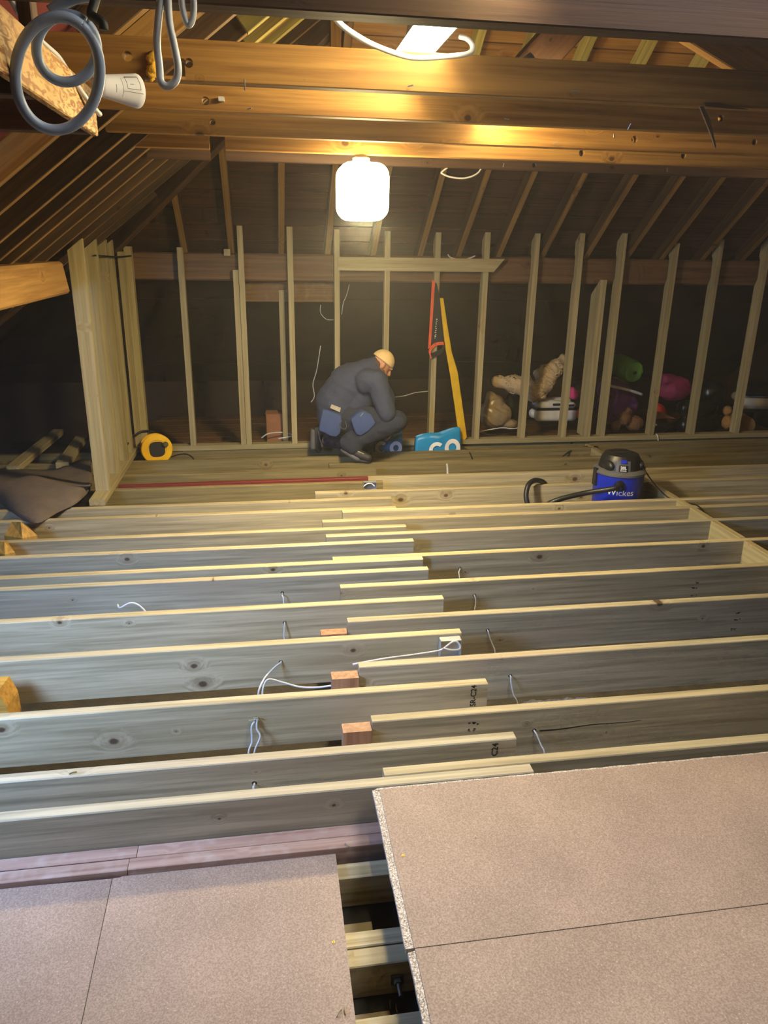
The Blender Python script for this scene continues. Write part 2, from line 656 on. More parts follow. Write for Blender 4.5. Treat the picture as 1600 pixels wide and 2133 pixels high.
SOFT = wood('fresh_green_softwood', srgb(200, 186, 106), srgb(160, 146, 78), srgb(178, 166, 92), srgb(96, 76, 40), knots=0.5)
YELW = wood('yellow_sawn_wedge', srgb(192, 150, 68), srgb(150, 110, 44), srgb(170, 130, 60), srgb(84, 56, 24), knots=0.4)
BROWNB = wood('brown_loft_board', srgb(122, 88, 52), srgb(84, 58, 34), srgb(104, 78, 50), srgb(46, 30, 18), dust=srgb(130, 112, 86))
CHIP = chip('chipboard_face', srgb(138, 120, 108), srgb(166, 148, 136), srgb(206, 194, 184), scale=210.0, strength=0.1)
CHIPE = chip('chipboard_edge', srgb(120, 108, 98), srgb(222, 214, 204), srgb(70, 60, 52), scale=240, strength=0.8)
PLASTER = plain('dusty_ceiling_back', srgb(54, 50, 46), 0.95, bump=0.5, bscale=30, vary=0.35)
FELT = plain('maroon_roof_lining', srgb(116, 44, 42), 0.8, bump=0.2)
UNDER = plain('brown_roof_underlay', srgb(56, 40, 30), 0.75, bump=0.35, bscale=6, vary=0.25, vscale=3)
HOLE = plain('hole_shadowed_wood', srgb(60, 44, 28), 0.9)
INK = plain('black_ink', srgb(30, 28, 26), 0.7)
WHITEC = plain('white_cable_sheath', srgb(216, 216, 220), 0.4)
GREYC = plain('grey_cable_sheath', srgb(150, 168, 196), 0.38)
TWIN = plain('grey_twin_cable', srgb(196, 200, 204), 0.4)
BLACKC = plain('black_rubber', srgb(22, 21, 20), 0.55)
GALV = plain('galvanised_steel', srgb(196, 200, 204), 0.35, metal=0.45, bump=0.1, bscale=30)
STEEL = plain('dull_steel', srgb(150, 150, 146), 0.4, metal=0.9)
YEL = plain('yellow_plastic', srgb(238, 188, 10), 0.4)
YELS = plain('yellow_sleeve_plastic', srgb(220, 178, 22), 0.45, bump=0.1)
BLUEV = plain('blue_plastic_drum', srgb(24, 48, 190), 0.32)
BLKP = plain('black_plastic', srgb(30, 30, 32), 0.4)
GREYP = plain('grey_plastic', srgb(96, 96, 98), 0.45)
WHT = plain('white_print', srgb(236, 236, 236), 0.5)
WHTP = plain('white_plastic', srgb(206, 204, 200), 0.4)
BAGB = plain('blue_shopping_bag', srgb(10, 140, 200), 0.4, bump=0.35, bscale=14)
TEAL = plain('teal_shopping_bag', srgb(8, 110, 150), 0.4, bump=0.35, bscale=14)
REDP = plain('dark_red_paint', srgb(112, 38, 32), 0.5)
ORNG = plain('orange_plastic', srgb(224, 92, 56), 0.45)
FELTS = plain('grey_brown_felt', srgb(104, 92, 84), 0.95, bump=0.5, bscale=120, vary=0.15)
NAVY = plain('navy_work_jacket', srgb(52, 60, 84), 0.85, bump=0.4, bscale=26)
NAVYP = plain('blue_tool_pouch', srgb(54, 74, 122), 0.8, bump=0.3, bscale=30)
JEAN = plain('dark_work_trousers', srgb(36, 42, 60), 0.9, bump=0.4, bscale=26)
SKIN = plain('skin', srgb(196, 140, 110), 0.5)
CAPM = plain('beige_knit_cap', srgb(226, 196, 136), 0.8, bump=0.4, bscale=90)
SHOE = plain('dark_shoe_leather', srgb(40, 38, 38), 0.6)
SOLE = plain('grey_shoe_sole', srgb(92, 92, 96), 0.7)
BEIGE = plain('beige_label_cloth', srgb(176, 168, 152), 0.7)
HAIR = plain('brown_hair', srgb(84, 60, 40), 0.7)
CLOTH = plain('cream_dust_sheet', srgb(186, 164, 130), 0.85, bump=0.3, bscale=22)
POLY = plain('cloudy_polythene', srgb(150, 130, 98), 0.25, bump=0.5, bscale=12)
PURPLE = plain('purple_fabric', srgb(112, 50, 140), 0.7, bump=0.3, bscale=12)
GREENF = plain('green_fabric', srgb(98, 158, 58), 0.6, bump=0.3, bscale=16)
MAGENTA = plain('dark_magenta_fabric', srgb(146, 34, 86), 0.7, bump=0.3, bscale=12)
PINK = plain('pink_plastic', srgb(214, 60, 130), 0.5)
REDF = plain('red_fabric', srgb(196, 40, 44), 0.6)
CARD = plain('brown_card', srgb(150, 102, 70), 0.85)
BLKB = plain('black_bin_bag', srgb(24, 24, 26), 0.3, bump=0.5, bscale=14)
WOOL = plain('brown_mineral_wool', srgb(158, 118, 60), 0.95, bump=0.8, bscale=50)
TEDDY = plain('brown_plush', srgb(110, 76, 46), 0.95, bump=0.7, bscale=80)
PAPER = plain('drawing_paper', srgb(206, 208, 222), 0.7)
RAG = plain('yellow_rag', srgb(206, 160, 40), 0.8, bump=0.4)
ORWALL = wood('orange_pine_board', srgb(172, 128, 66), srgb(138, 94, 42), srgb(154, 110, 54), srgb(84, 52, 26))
FPURL = wood('aged_purlin', srgb(116, 86, 58), srgb(82, 58, 40), srgb(98, 72, 50), srgb(50, 34, 22), rough=0.6, knots=0.5)
LAMP = glow('lamp_envelope', (1.0, 0.78, 0.40, 1), 55)
LAMPB = glow('lamp_bottom_lens', (1.0, 0.78, 0.40, 1), 930)
LED = glow('led_diffuser', (1.0, 0.82, 0.46, 1), 62)

# ------------------------------------------------------------------ the setting: floor
floor = box('floor', -3.4, 5.6, 0.3, 8.9, -0.345, -0.32, PLASTER)
tag(floor, 'dusty back of the ceiling below, between and under the joists', 'floor', kind='structure')

TH, DP = 0.047, 0.222


def joist(yback, x0, x1, mat=NEW, holes=()):
    yc = yback - TH / 2
    o = beam('floor_joist', (x0, yc, -DP / 2), (x1, yc, -DP / 2), TH, DP, mat, floor, (0, 0, 1), 0.0035)
    cs = []
    for (hx, hz, hr) in holes:
        cs.append(cyl('cutter', (hx, yc - 0.06, hz), (hx, yc + 0.06, hz), hr, HOLE, None, 12))
    if cs:
        cut(o, cs)
    return o


def hole_at(px, py, yback, r=0.009):
    p = at(px, py, yback - TH)
    return (p.x, p.z, r)


LEFT = [2.106, 2.296, 2.672, 3.118, 3.488, 3.868, 4.020, 4.310, 4.570, 4.945, 5.160, 5.570, 5.938, 6.340, 6.655]
LHOLES = {1: [(530, 1632)], 2: [(535, 1497)], 3: [(585, 1379)], 4: [(593, 1297)], 5: [(588, 1235)]}
for i, yb in enumerate(LEFT):
    hs = [hole_at(px, py, yb, 0.010) for px, py in LHOLES.get(i, [])]
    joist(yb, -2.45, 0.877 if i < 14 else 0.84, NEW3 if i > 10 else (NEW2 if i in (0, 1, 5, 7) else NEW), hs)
RIGHT = [2.155, 2.470, 2.870, 3.294, 3.684, 4.070, 4.443, 4.715, 4.893, 5.340, 5.690, 6.100, 6.430]
RX0 = [0.356, 0.357, 0.356, 0.353, 0.356, 0.350, 0.341, 0.339, 0.492, 0.334, 0.500, 0.500, 0.900]
RHOLES = {1: [(1113, 1522)], 2: [(1063, 1408)], 3: [(1016, 1313)], 4: [(988, 1240)], 5: [(958, 1184)]}
for i, yb in enumerate(RIGHT):
    hs = [hole_at(px, py, yb, 0.010) for px, py in RHOLES.get(i, [])]
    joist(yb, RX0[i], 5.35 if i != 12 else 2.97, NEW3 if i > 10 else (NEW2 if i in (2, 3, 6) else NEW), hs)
joist(6.575, 3.03, 5.35, NEW3)
joist(6.690, 0.86, 5.35, NEW3)
# row of noggins between the right joists, along x = 3
ys = sorted(RIGHT)
for a, b in zip(ys[3:-1], ys[4:]):
    if b - TH - a > 0.03:
        beam('noggin', (2.992, a, -0.105), (2.992, b - TH, -0.105), 0.047, 0.21, STUD, floor)
beam('noggin', (2.992, 6.43, -0.105), (2.992, 6.528, -0.105), 0.047, 0.21, STUD, floor)
# packing blocks on the middle wall, between the lapped joists
for x0, x1, y0, y1, zt in ((0.236, 0.354, 2.806, 2.868, -0.040), (0.243, 0.355, 2.410, 2.470, -0.030), (0.221, 0.350, 3.236, 3.292, -0.057)):
    o = box('packing_block', x0, x1, y0, y1, -0.20, zt, RED, floor, 0.002)
    o['label'] = 'reddish brown packing block'
# old plate and old low joists under the left-hand boards
box('old_plate_board', -2.4, -0.47, 2.006, 2.056, -0.245, -0.145, DUSTY, floor, 0.002)
box('old_plate_board', -0.468, 1.6, 2.006, 2.056, -0.245, -0.146, DUSTY, floor, 0.002)
box('old_plate_board', -2.4, -0.49, 1.956, 2.004, -0.245, -0.147, DUSTY, floor, 0.002)
box('old_plate_board', -0.488, 1.6, 1.956, 2.004, -0.245, -0.146, DUSTY, floor, 0.002)
for y0, y1 in ((1.872, 1.935), (1.618, 1.671), (1.554, 1.613), (1.345, 1.405), (1.10, 1.16), (0.85, 0.91)):
    box('old_joist', -2.4, 2.6, y0, y1, -0.315, -0.193, NEW, floor, 0.003)
box('lath_board', -0.6, 0.27, 1.68, 1.80, -0.32, -0.305, NEW, floor, 0.002)
box('lath_board', -0.6, 0.28, 1.41, 1.50, -0.32, -0.305, NEW, floor, 0.002)
# joists under the dark eaves on the left, and bearers across them
for px0, px1 in (((40, 972), (112, 915)), ((140, 965), (160, 930))):
    a, b = lvl(*px0, 0.0), lvl(*px1, 0.0)
    beam('eaves_bearer', (a.x, a.y - .15, 0.025), (b.x, b.y + .2, 0.025), 0.10, 0.05, STUD, floor)
# sawn rafter feet standing between the joists at the far left
for pts in (((47, 1121.5), (76, 1118), (6, 1118), (43, 1087), (24, 1087)), ((10, 1154.5), (29, 1153), (-40, 1150), (9, 1129), (-10, 1127))):
    n0 = lvl(*pts[0], 0.0)
    A, B, C_ = n0, lvl(*pts[1], 0.0) + Vector((0, .02, 0)), lvl(*pts[2], 0.0) + Vector((0, .02, 0))
    T1, T2 = at(*pts[3], n0.y + .06), at(*pts[4], n0.y + .10)
    D_ = (B + C_) / 2 + Vector((0, .16, 0))
    dn = Vector((0, 0, -.15))
    mesh_obj('rafter_foot', [A, B, D_, C_, T1, T2, A + dn, B + dn, D_ + dn, C_ + dn], [(0, 1, 4), (0, 4, 5, 3), (1, 2, 4), (4, 2, 5), (2, 3, 5), (6, 9, 8, 7), (0, 6, 7, 1), (1, 7, 8, 2), (2, 8, 9, 3), (3, 9, 6, 0)], YELW, floor, (0, 0, 1))
# boards of the loft floor behind the far stud wall
yy = 6.72
for k in range(8):
    w = random.uniform(0.17, 0.24)
    box('loft_board', -1.2 + random.uniform(-.3, .1), 5.3, yy, yy + w - 0.008, -0.06, -0.035 - random.uniform(0, .006), BROWNB, floor, 0.003)
    yy += w

# ------------------------------------------------------------------ far stud wall
wall_far = thing('wall_far', 'open far wall of pale new studs on a sole plate, heavy purlin behind', 'wall', (2, 6.6, 0), kind='structure')
box('sole_plate', -1.10, 5.35, 6.600, 6.695, 0.004, 0.050, STUD, wall_far)
YF, SD = 6.602, 0.090


def stud(x0, w, ztop, z0=0.05, yf=YF, d=SD, notch=False, slant=True, mat=STUD, parent=wall_far):
    """Upright stud; where it passes the purlin its back is cut away in a birdsmouth."""
    yb = yf + d
    pr = [(yf, z0), (yf, ztop)]
    if slant:
        pr += [(yf + 0.012, ztop), (yb, ztop - d * 0.767)]
    else:
        pr += [(yb, ztop)]
    if notch:
        pr += [(yb, 1.70), (yb - 0.022, 1.665), (yb - 0.03, 1.50), (yb, 1.43)]
    pr += [(yb, z0)]
    pts = [(x0, y, z) for y, z in pr]
    return prism('wall_stud', pts, (w, 0, 0), mat, parent, (0, 0, 1))


STUDS = [(-0.672, .047, 1.70, True), (-0.186, .045, 1.873, True), (0.216, .047, 1.874, True), (0.606, .045, 1.86, True),
         (1.035, .045, 1.855, True), (1.468, .047, 1.852, True), (1.900, .047, 1.86, True), (2.346, .047, 1.859, True),
         (2.752, .047, 1.867, True), (3.142, .049, 1.873, True), (3.648, .047, 1.80, True), (4.074, .047, 1.838, True), (4.548, .047, 1.862, True), (5.0, .047, 1.86, True)]
for x, w, z, n in STUDS:
    stud(x, w, z, notch=n)
stud(-0.234, .044, 1.531, slant=False)                      # short cripple nailed to the second stud
stud(2.984, .060, 1.481, d=0.175, slant=True)               # wide loose-looking upright
stud(0.142, .047, 1.36, z0=-0.03, yf=6.86, slant=False)     # set back behind the wall
# corner with the left wall
stud(-1.138, .050, 1.66, slant=False)
stud(-1.086, .055, 1.70, slant=False)
for k, x in enumerate((1.02, 1.468)):
    pass
# purlin along the far slope, board nailed across the studs, a short horizontal behind
box('purlin', -1.30, 5.35, 6.700, 6.850, 1.440, 1.660, FPURL, wall_far, 0.012)
prism('cross_board', [(0.632, 6.578, 1.644), (2.078, 6.578, 1.646), (1.985, 6.578, 1.538), (0.636, 6.578, 1.537)], (0, 0.022, 0), STUD, wall_far)
box('back_board', -0.17, 0.64, 6.872, 6.892, 1.26, 1.43, BROWNB, wall_far)
o = box('end_block', -0.300, -0.250, 6.64, 6.70, 1.640, 1.692, STUD, wall_far)
o['label'] = 'small square pinkish block end'

# ------------------------------------------------------------------ left stud wall
wall_left = thing('wall_left', 'short left wall of close-set pale studs on a sole plate', 'wall', (-1.2, 5.9, 0), kind='structure')
beam('sole_plate', (-1.186, 5.165, 0.024), (-1.175, 6.60, 0.024), 0.105, 0.044, STUD, wall_left)
for yf, d in ((5.365, .047), (5.80, .047), (6.17, .047), (6.42, .047)):
    x0, x1 = -1.232, -1.136
    zt = lambda x: 1.78 + 0.767 * (x + 1.10) - 0.004
    pr = [(x0, yf, 0.047), (x0, yf, zt(x0)), (x1, yf, zt(x1)), (x1, yf, 0.047)]
    prism('wall_stud', pr, (0, d, 0), STUD, wall_left, (0, 0, 1))
beam('purlin', (-1.325, 0.6, 1.500), (-1.325, 5.345, 1.510), 0.17, 0.20, PURL, wall_left, (0, 0, 1), 0.014, 0, -0.12)

# ------------------------------------------------------------------ roof
ceiling = thing('ceiling', 'bare roof timbers and dark boarding with low collar beams', 'ceiling', (1.5, 4, 2.2), kind='structure')
T = 0.767
CO, SI = math.cos(math.atan(T)), math.sin(math.atan(T))
zl = lambda x: 1.78 + T * (x + 1.10)          # underside of the left rafters
xl = lambda z: -1.10 + (z - 1.78) / T
zf = lambda y: 1.66 + T * (6.72 - y)          # underside of the far rafters
yf_ = lambda z: 6.72 - (z - 1.66) / T
RD = 0.105


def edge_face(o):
    o.data.polygons[3].material_index = 1      # the underside, in a paler wood than the sides
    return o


# left rafters
for k, (y, zlo, zhi) in enumerate([(2.70, 2.26, 3.75), (3.14, 0.5, 3.75), (3.47, 0.5, 3.75), (3.89, 0.5, 3.75), (4.21, 0.5, 3.6), (4.49, 0.5, 3.35), (4.83, 0.5, 3.1), (5.18, 0.5, 2.84), (5.50, 0.5, 2.58), (5.83, 0.5, 2.30), (6.15, 0.5, 2.06)]):
    n = Vector((-SI, 0, CO)) * (RD / 2)
    p0 = Vector((xl(zlo), y, zlo)) + n
    p1 = Vector((xl(zhi), y, zhi)) + n
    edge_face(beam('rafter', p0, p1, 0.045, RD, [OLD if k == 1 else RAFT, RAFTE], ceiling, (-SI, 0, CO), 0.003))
for y in (3.79, 4.06, 4.36):                    # new lengths fixed beside the old rafters, high up
    n = Vector((-SI, 0, CO)) * (RD / 2)
    p0 = Vector((xl(2.60), y, 2.60)) + n
    p1 = Vector((xl(3.5), y, 3.5)) + n
    beam('rafter_splice', p0, p1, 0.045, RD + .04, SOFT, ceiling, (-SI, 0, CO), 0.003)
# far rafters
for x in (-0.62, -0.24, 0.17, 0.56, 0.95, 1.36, 1.70, 2.06, 2.46, 2.87, 3.26, 3.60, 4.00, 4.40, 4.80, 5.2):
    zh = min(3.7, 1.66 + T * (x + 1.2565) + 0.05)
    n = Vector((0, SI, CO)) * (RD / 2)
    for (za, zb, mt) in ((0.35, min(zh, 2.75), RAFT), (2.75, zh, SOFT if x > 1.2 else RAFT)):
        if zb - za < 0.05:
            continue
        p0 = Vector((x, yf_(za), za)) + n
        p1 = Vector((x, yf_(zb), zb)) + n
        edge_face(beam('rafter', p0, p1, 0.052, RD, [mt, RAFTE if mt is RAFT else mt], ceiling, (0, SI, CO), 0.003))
# hip rafter
h0 = Vector((xl(1.60), yf_(1.60), 1.60 + .02))
h1 = Vector((xl(3.6), yf_(3.6), 3.6 + .02))
beam('hip_rafter', h0, h1, 0.06, 0.20, OLDDARK, ceiling, (0, 0, 1), 0.004, 0.06)


# sarking boards above the rafters, one board per course
def course(z, dz):
    off = (RD + 0.012) / CO
    g = 0.006
    # left slope: boards run along Y; courses around the roof window are in two lengths
    x0, x1 = xl(z), xl(z + dz - g)
    yend = yf_(z + off) + 0.12
    spans = [(0.2, yend)]
    if 0.82 < z < 1.24:
        spans = [(0.2, 1.0), (1.90, yend)]
    for (ya, yb) in spans:
        if yb - ya < 0.1:
            continue
        n = Vector((-SI, 0, CO)) * 0.018
        prism('sarking_board', [(x0, ya, z + off), (x1, ya, z + dz - g + off), (x1, yb, z + dz - g + off), (x0, yb, z + off)], n, SARK, ceiling, (0, 1, 0))
    # far slope: boards run along X
    y0, y1 = yf_(z), yf_(z + dz - g)
    n = Vector((0, SI, CO)) * 0.018
    xa = xl(z + off) - 0.12
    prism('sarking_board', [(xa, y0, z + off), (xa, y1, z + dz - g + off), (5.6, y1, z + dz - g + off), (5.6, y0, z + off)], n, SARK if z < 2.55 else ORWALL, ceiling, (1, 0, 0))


z = -0.15
while z < 3.55:
    course(z, 0.118)
    z += 0.118
# creased underlay hung on the lower slopes, and the eaves ends
for k in range(5):
    za, zb = 1.62 - k * .36, 1.62 - (k + 1) * .36 - .02
    prism('underlay_sheet', [(-3.4, yf_(za) - .03 - .01 * (k % 2), za), (5.6, yf_(za) - .03 - .01 * (k % 2), za), (5.6, yf_(zb) - .03, zb), (-3.4, yf_(zb) - .03, zb)], (0, .004, .004), UNDER, ceiling, (1, 0, 0))
    for ya, yb in (((.2, 1.0), (1.9, 8.9)) if 0.8 < za < 1.7 else ((.2, 8.9),)):
        prism('underlay_sheet', [(xl(za) - .12, ya, za), (xl(zb) - .12, ya, zb), (xl(zb) - .12, yb, zb), (xl(za) - .12, yb, za)], (-.004, 0, .004), UNDER, ceiling, (0, 1, 0))
tag(box('wall_eaves', -3.3, 5.6, 8.45, 8.50, -0.34, 0.9, UNDER), 'dark low wall closing the far eaves', 'wall', kind='structure')
tag(box('wall_side', -3.25, -3.20, 0.2, 8.45, -0.34, 0.9, UNDER), 'dark low wall closing the eaves on the left', 'wall', kind='structure')
# rest of the roof, above and to the right of what can be seen
rx = 1.95
zr = zl(rx) + 0.14
prism('roof_cover', [(xl(3.5), 0.2, 3.66), (rx, 0.2, zr), (rx, 5.2, zr), (xl(3.5), 5.2, 3.66)], (-.01, 0, .015), SARK, ceiling)
prism('roof_cover', [(rx, 0.2, zr), (5.7, 0.2, zr - T * (5.7 - rx)), (5.7, 6.6, zr - T * (5.7 - rx)), (rx, 6.6, zr)], (.01, 0, .015), SARK, ceiling)
tag(box('wall_right', 5.62, 5.66, -1, 8.9, -0.34, 2.0, UNDER), 'dark closed right-hand end of the loft', 'wall', kind='structure')
# roof window: lining, frame and glass in the left slope
win = thing('window_1', 'roof window low in the left slope', 'window', (-2.0, 1.45, 1.1), kind='structure')
off = (RD + 0.012) / CO
n = Vector((-SI, 0, CO)) * 0.05
wz0, wz1 = 0.86, 1.32
for ya, yb, za, zb in ((1.0, 1.06, wz0, wz1), (1.84, 1.90, wz0, wz1), (1.06, 1.84, wz0, wz0 + .04), (1.06, 1.84, wz1 - .04, wz1)):
    prism('window_frame', [(xl(za), ya, za + off), (xl(zb), ya, zb + off), (xl(zb), yb, zb + off), (xl(za), yb, za + off)], n, WHTP, win)
# maroon lining on the slope between the window and the first full rafter
n = Vector((-SI, 0, CO)) * 0.01
prism('lining_panel', [(xl(1.45), 1.95, 1.45 + off - .03), (xl(2.22), 1.95, 2.22 + off - .03), (xl(2.22), 3.10, 2.22 + off - .03), (xl(1.45), 3.10, 1.45 + off - .03)], n, FELT, ceiling)

# collar beams: undersides at z = 2.17
ZC = 2.17
CH = 0.108


def collar(yfar, x0, x1, mat, w=0.05, h=CH):
    yc = yfar - w / 2
    return beam('collar_beam', (x0, yc, ZC + h / 2), (x1, yc, ZC + h / 2), w, h, mat, ceiling, (0, 0, 1), 0.003)


collar(1.830, -0.75, 3.2, OLDDARK, 0.062, 0.15)
c2 = collar(2.586, -0.62, 3.4, OLD)
c3 = collar(3.110, -0.62, 3.8, OLD)
c4 = collar(3.718, -0.63, 4.4, OLD)
collar(4.244, -0.64, -0.232, OLD)
c5 = collar(4.244, -0.155, 4.9, OLD)
collar(4.750, -0.60, -0.26, OLDDARK)
c6 = collar(4.750, -0.175, 5.3, OLDDARK)


def bore(px, py, y, r):
    p = at(px, py, y)
    return cyl('cutter', (p.x, y - .04, p.z), (p.x, y + .10, p.z), r, HOLE, None, 14)


def slot(px0, px1, py0, py1, y):
    a, b = at(px0, py1, y), at(px1, py0, y)
    return box('cutter', a.x, b.x, y - .04, y + .10, a.z, b.z, HOLE, None, 0.002)


cut(c2, [bore(265, 117, 2.536, 0.014), slot(328, 384, 122, 163, 2.536), bore(393, 131, 2.536, 0.013)])
cut(c3, [bore(428, 210, 3.06, 0.014), bore(1502, 246, 3.06, 0.013)])
cut(c4, [bore(443, 254, 3.668, 0.013), bore(1322, 290, 3.668, 0.016), bore(1572, 296, 3.668, 0.014)])
cut(c5, [bore(1212, 319, 4.194, 0.016), bore(1424, 324, 4.194, 0.016)])
cut(c6, [bore(1113, 344, 4.70, 0.013)])
# stub ties and the plywood-faced edge member at the near left
for y in (1.86, 2.40):
    beam('stub_tie', (-1.15, y, 2.065), (-0.462, y, 2.065), 0.05, 0.12, OLDDARK, ceiling)
beam('edge_board', (-0.45, 0.9, 2.062), (-0.45, 2.44, 2.062), 0.020, 0.115, PLY, ceiling)
beam('post', (-0.478, 1.98, 2.03), (-0.478, 1.98, 2.25), 0.03, 0.05, OLDDARK, ceiling, (0, 1, 0))
# old struts high under the ridge
beam('strut', (0.98, 3.35, 2.28), (1.75, 3.35, 3.10), 0.10, 0.14, OLDDARK, ceiling, (-.7, 0, .7), 0.006)
beam('strut', (2.32, 3.02, 2.27), (0.9, 3.02, 2.86), 0.05, 0.20, OLD, ceiling, (.4, 0, .9), 0.004)
beam('ridge_post', (0.47, 4.95, 2.3), (0.47, 4.95, 3.2), 0.06, 0.06, OLD, ceiling, (0, 1, 0))

# ------------------------------------------------------------------ lamps
lt = thing('hanging_lamp', 'large glowing site lamp hanging under the collar beams', 'lamp', (0.527, 4.165, 2.13))
bm = bmesh.new()
bmesh.ops.create_cube(bm, size=1, matrix=Matrix.Translation((0.529, 4.165, 1.990)) @ Matrix.Diagonal((0.262, 0.25, 0.275, 1)))
bmesh.ops.bevel(bm, geom=bm.edges[:], offset=0.068, segments=5, affect='EDGES', profile=0.5)
bmesh.ops.recalc_face_normals(bm, faces=bm.faces)
bm.normal_update()
for f in bm.faces:
    f.material_index = 1 if f.normal.z < -0.75 else 0
bm_obj('lamp_envelope', bm, [LAMP, LAMPB], lt, smooth=True)
lathe('lamp_cap', [(0.02, 0), (0.045, 0.0), (0.045, 0.03), (0.02, 0.045)], (0.529, 4.215, 2.124), (0, 0, 1), WHTP, lt, 16)
tube('lamp_cord', [(0.529, 4.22, 2.15), (0.529, 4.26, 2.18), (0.529, 4.27, 2.25), (0.529, 4.23, 2.284)], 0.004, BLACKC, lt, 6)


def batten(name, label, x, y0, y1, side):
    """LED batten lying across the collar tops, its diffuser turned down and to one side."""
    t = thing(name, label, 'lamp', (x, (y0 + y1) / 2, 2.28))
    s = side
    zc = 2.345
    a = math.radians(47)
    n = Vector((s * math.sin(a), 0, -math.cos(a)))      # emitting direction
    e = Vector((s * math.cos(a), 0, math.sin(a)))
    c = Vector((x, 0, zc))
    P = lambda u, v, y: c + e * u + n * v + Vector((0, y, 0))
    prism('housing', [P(-.05, .0, y0), P(.05, .0, y0), P(.05, -.055, y0), P(-.05, -.055, y0)], (0, y1 - y0, 0), GREYP, t, (0, 1, 0))
    prism('diffuser', [P(-.045, .012, y0 + .01), P(.045, .012, y0 + .01), P(.05, .0005, y0 + .01), P(-.05, .0005, y0 + .01)], (0, y1 - y0 - .02, 0), LED, t, (0, 1, 0))
    return t


batten('led_batten', 'bright slanting LED batten lying across the near collar beams', 0.535, 1.60, 3.02, -1)
LED = glow('led_diffuser_warm', (1.0, 0.80, 0.42, 1), 120)
batten('led_batten', 'LED batten lying between the middle collar beams, hidden by the near ones', 1.03, 3.09, 4.0, 1)

# warm bulb on a short flex, to the right of what the photograph shows
hb = thing('hanging_bulb', 'small warm bulb hanging from a collar beam at the far right', 'lamp', (3.75, 4.215, 2.16))
lathe('bulb', [(.012, .0), (.030, .022), (.040, .055), (.034, .085), (.018, .105), (.004, .110)], (3.75, 4.215, 2.10), (0, 0, -1), glow('warm_bulb_glass', (1.0, 0.55, 0.20, 1), 170), hb, 20)
lathe('bulb_holder', [(.014, 0), (.018, .004), (.018, .045), (.010, .06)], (3.75, 4.215, 2.095), (0, 0, 1), WHTP, hb, 16)
cyl('bulb_flex', (3.75, 4.215, 2.15), (3.75, 4.215, 2.172), .004, WHTP, hb, 8)

# ------------------------------------------------------------------ chipboard floor panels
def panel(label, outline, z0, z1):
    n = len(outline)
    o = prism('floor_panel', [(x, y, z0) for x, y in outline], (0, 0, z1 - z0), [CHIP, CHIPE], None, (1, 0, 0), midx=[0, 0] + [1] * n)
    return tag(o, label, 'floor panel')


def ragged(x0, x1, y, step=0.05, amp=0.0012):
    pts, x = [], x0
    d = 1 if x1 > x0 else -1
    while (x - x1) * d < 0:
        pts.append((x, y + random.uniform(-amp, amp)))
        x += d * step
    return pts


def tongue(par, outline, z0, z1):
    prism('tongue', [(x, y, z0) for x, y in outline], (0, 0, z1 - z0), CHIPE, par)['label'] = 'raw whitish tongue edge'


pa_ = panel('upper right chipboard floor panel with a white raw edge, behind the long joint', [(0.3245, 1.413), (2.8, 1.413), (2.8, 2.018)] + ragged(2.79, 0.33, 2.018, 0.03) + [(0.3245, 2.017), (0.3235, 1.7)], 0.0, 0.022)
tongue(pa_, [(0.302, 1.415)] + [(0.3250, 1.415), (0.3245, 2.012), (0.300, 2.020)] + [(0.3005 + random.uniform(0, .0025), 1.98 - k * .04) for k in range(14)], 0.004, 0.0185)
tongue(pa_, [(0.300, 2.0165), (2.8, 2.0165)] + ragged(2.8, 0.30, 2.0285, 0.02, .0014), 0.004, 0.0185)
pb_ = panel('chipboard floor panel at the bottom right corner, in front of the long joint', [(0.326, 0.75), (2.8, 0.75), (2.8, 1.410), (0.326, 1.410)], 0.0, 0.022)
tongue(pb_, [(0.3265, 0.75), (0.3265, 1.408), (0.306, 1.404)] + [(0.3055 + random.uniform(0, .0025), 1.37 - k * .04) for k in range(15)] + [(0.306, 0.75)], 0.004, 0.0185)
panel('chipboard floor panel in the middle with a notched far edge, left of the gap', [(-0.515, 0.75), (0.168, 0.75), (0.171, 1.973), (-0.235, 1.966), (-0.245, 1.960), (-0.262, 1.957), (-0.275, 1.965), (-0.50, 1.961), (-0.512, 1.953), (-0.535, 1.952)], -0.192, -0.17)
panel('chipboard floor panel at the bottom left corner, daylight bluish', [(-2.3, 0.75), (-0.518, 0.75), (-0.5375, 1.951), (-2.3, 1.99)], -0.192, -0.17)
for px, py, z in ((840, 1782, .022), (695, 1963, -.17), (990, 1745, .022)):
    p = lvl(px, py, z)
    s = thing('floor_screw', {840: 'brass screw head in the upper right panel near its white edge', 695: 'brass screw head near the right edge of the middle panel', 990: 'small screw head further in on the upper right panel'}[px], 'screw', p)
    lathe('screw_head', [(0.0045, 0.0002), (0.0042, 0.0014), (0.002, 0.0016)], p, (0, 0, 1), STEEL if px == 990 else YEL, s, 12)
    cyl('screw_recess', p + Vector((0, 0, .0016)), p + Vector((0, 0, .0019)), 0.0018, BLACKC, s, 6)
# threaded rod and nut sticking out of an old joist in the gap
p = at(828, 2040, 1.553)
b = thing('bolt', 'threaded steel bolt with washer and nut in the gap between panels', 'bolt', p)
box('square_washer', p.x - .018, p.x + .018, 1.549, 1.5535, p.z - .018, p.z + .018, STEEL, b, .001)
lathe('nut', [(0.012, 0), (0.012, 0.012)], (p.x, 1.549, p.z), (0, -1, 0), STEEL, b, 6, False)
lathe('thread', [(0.006 if i % 2 else 0.0052, i * .0022) for i in range(24)], (p.x, 1.549, p.z), (0, -1, 0), STEEL, b, 12)
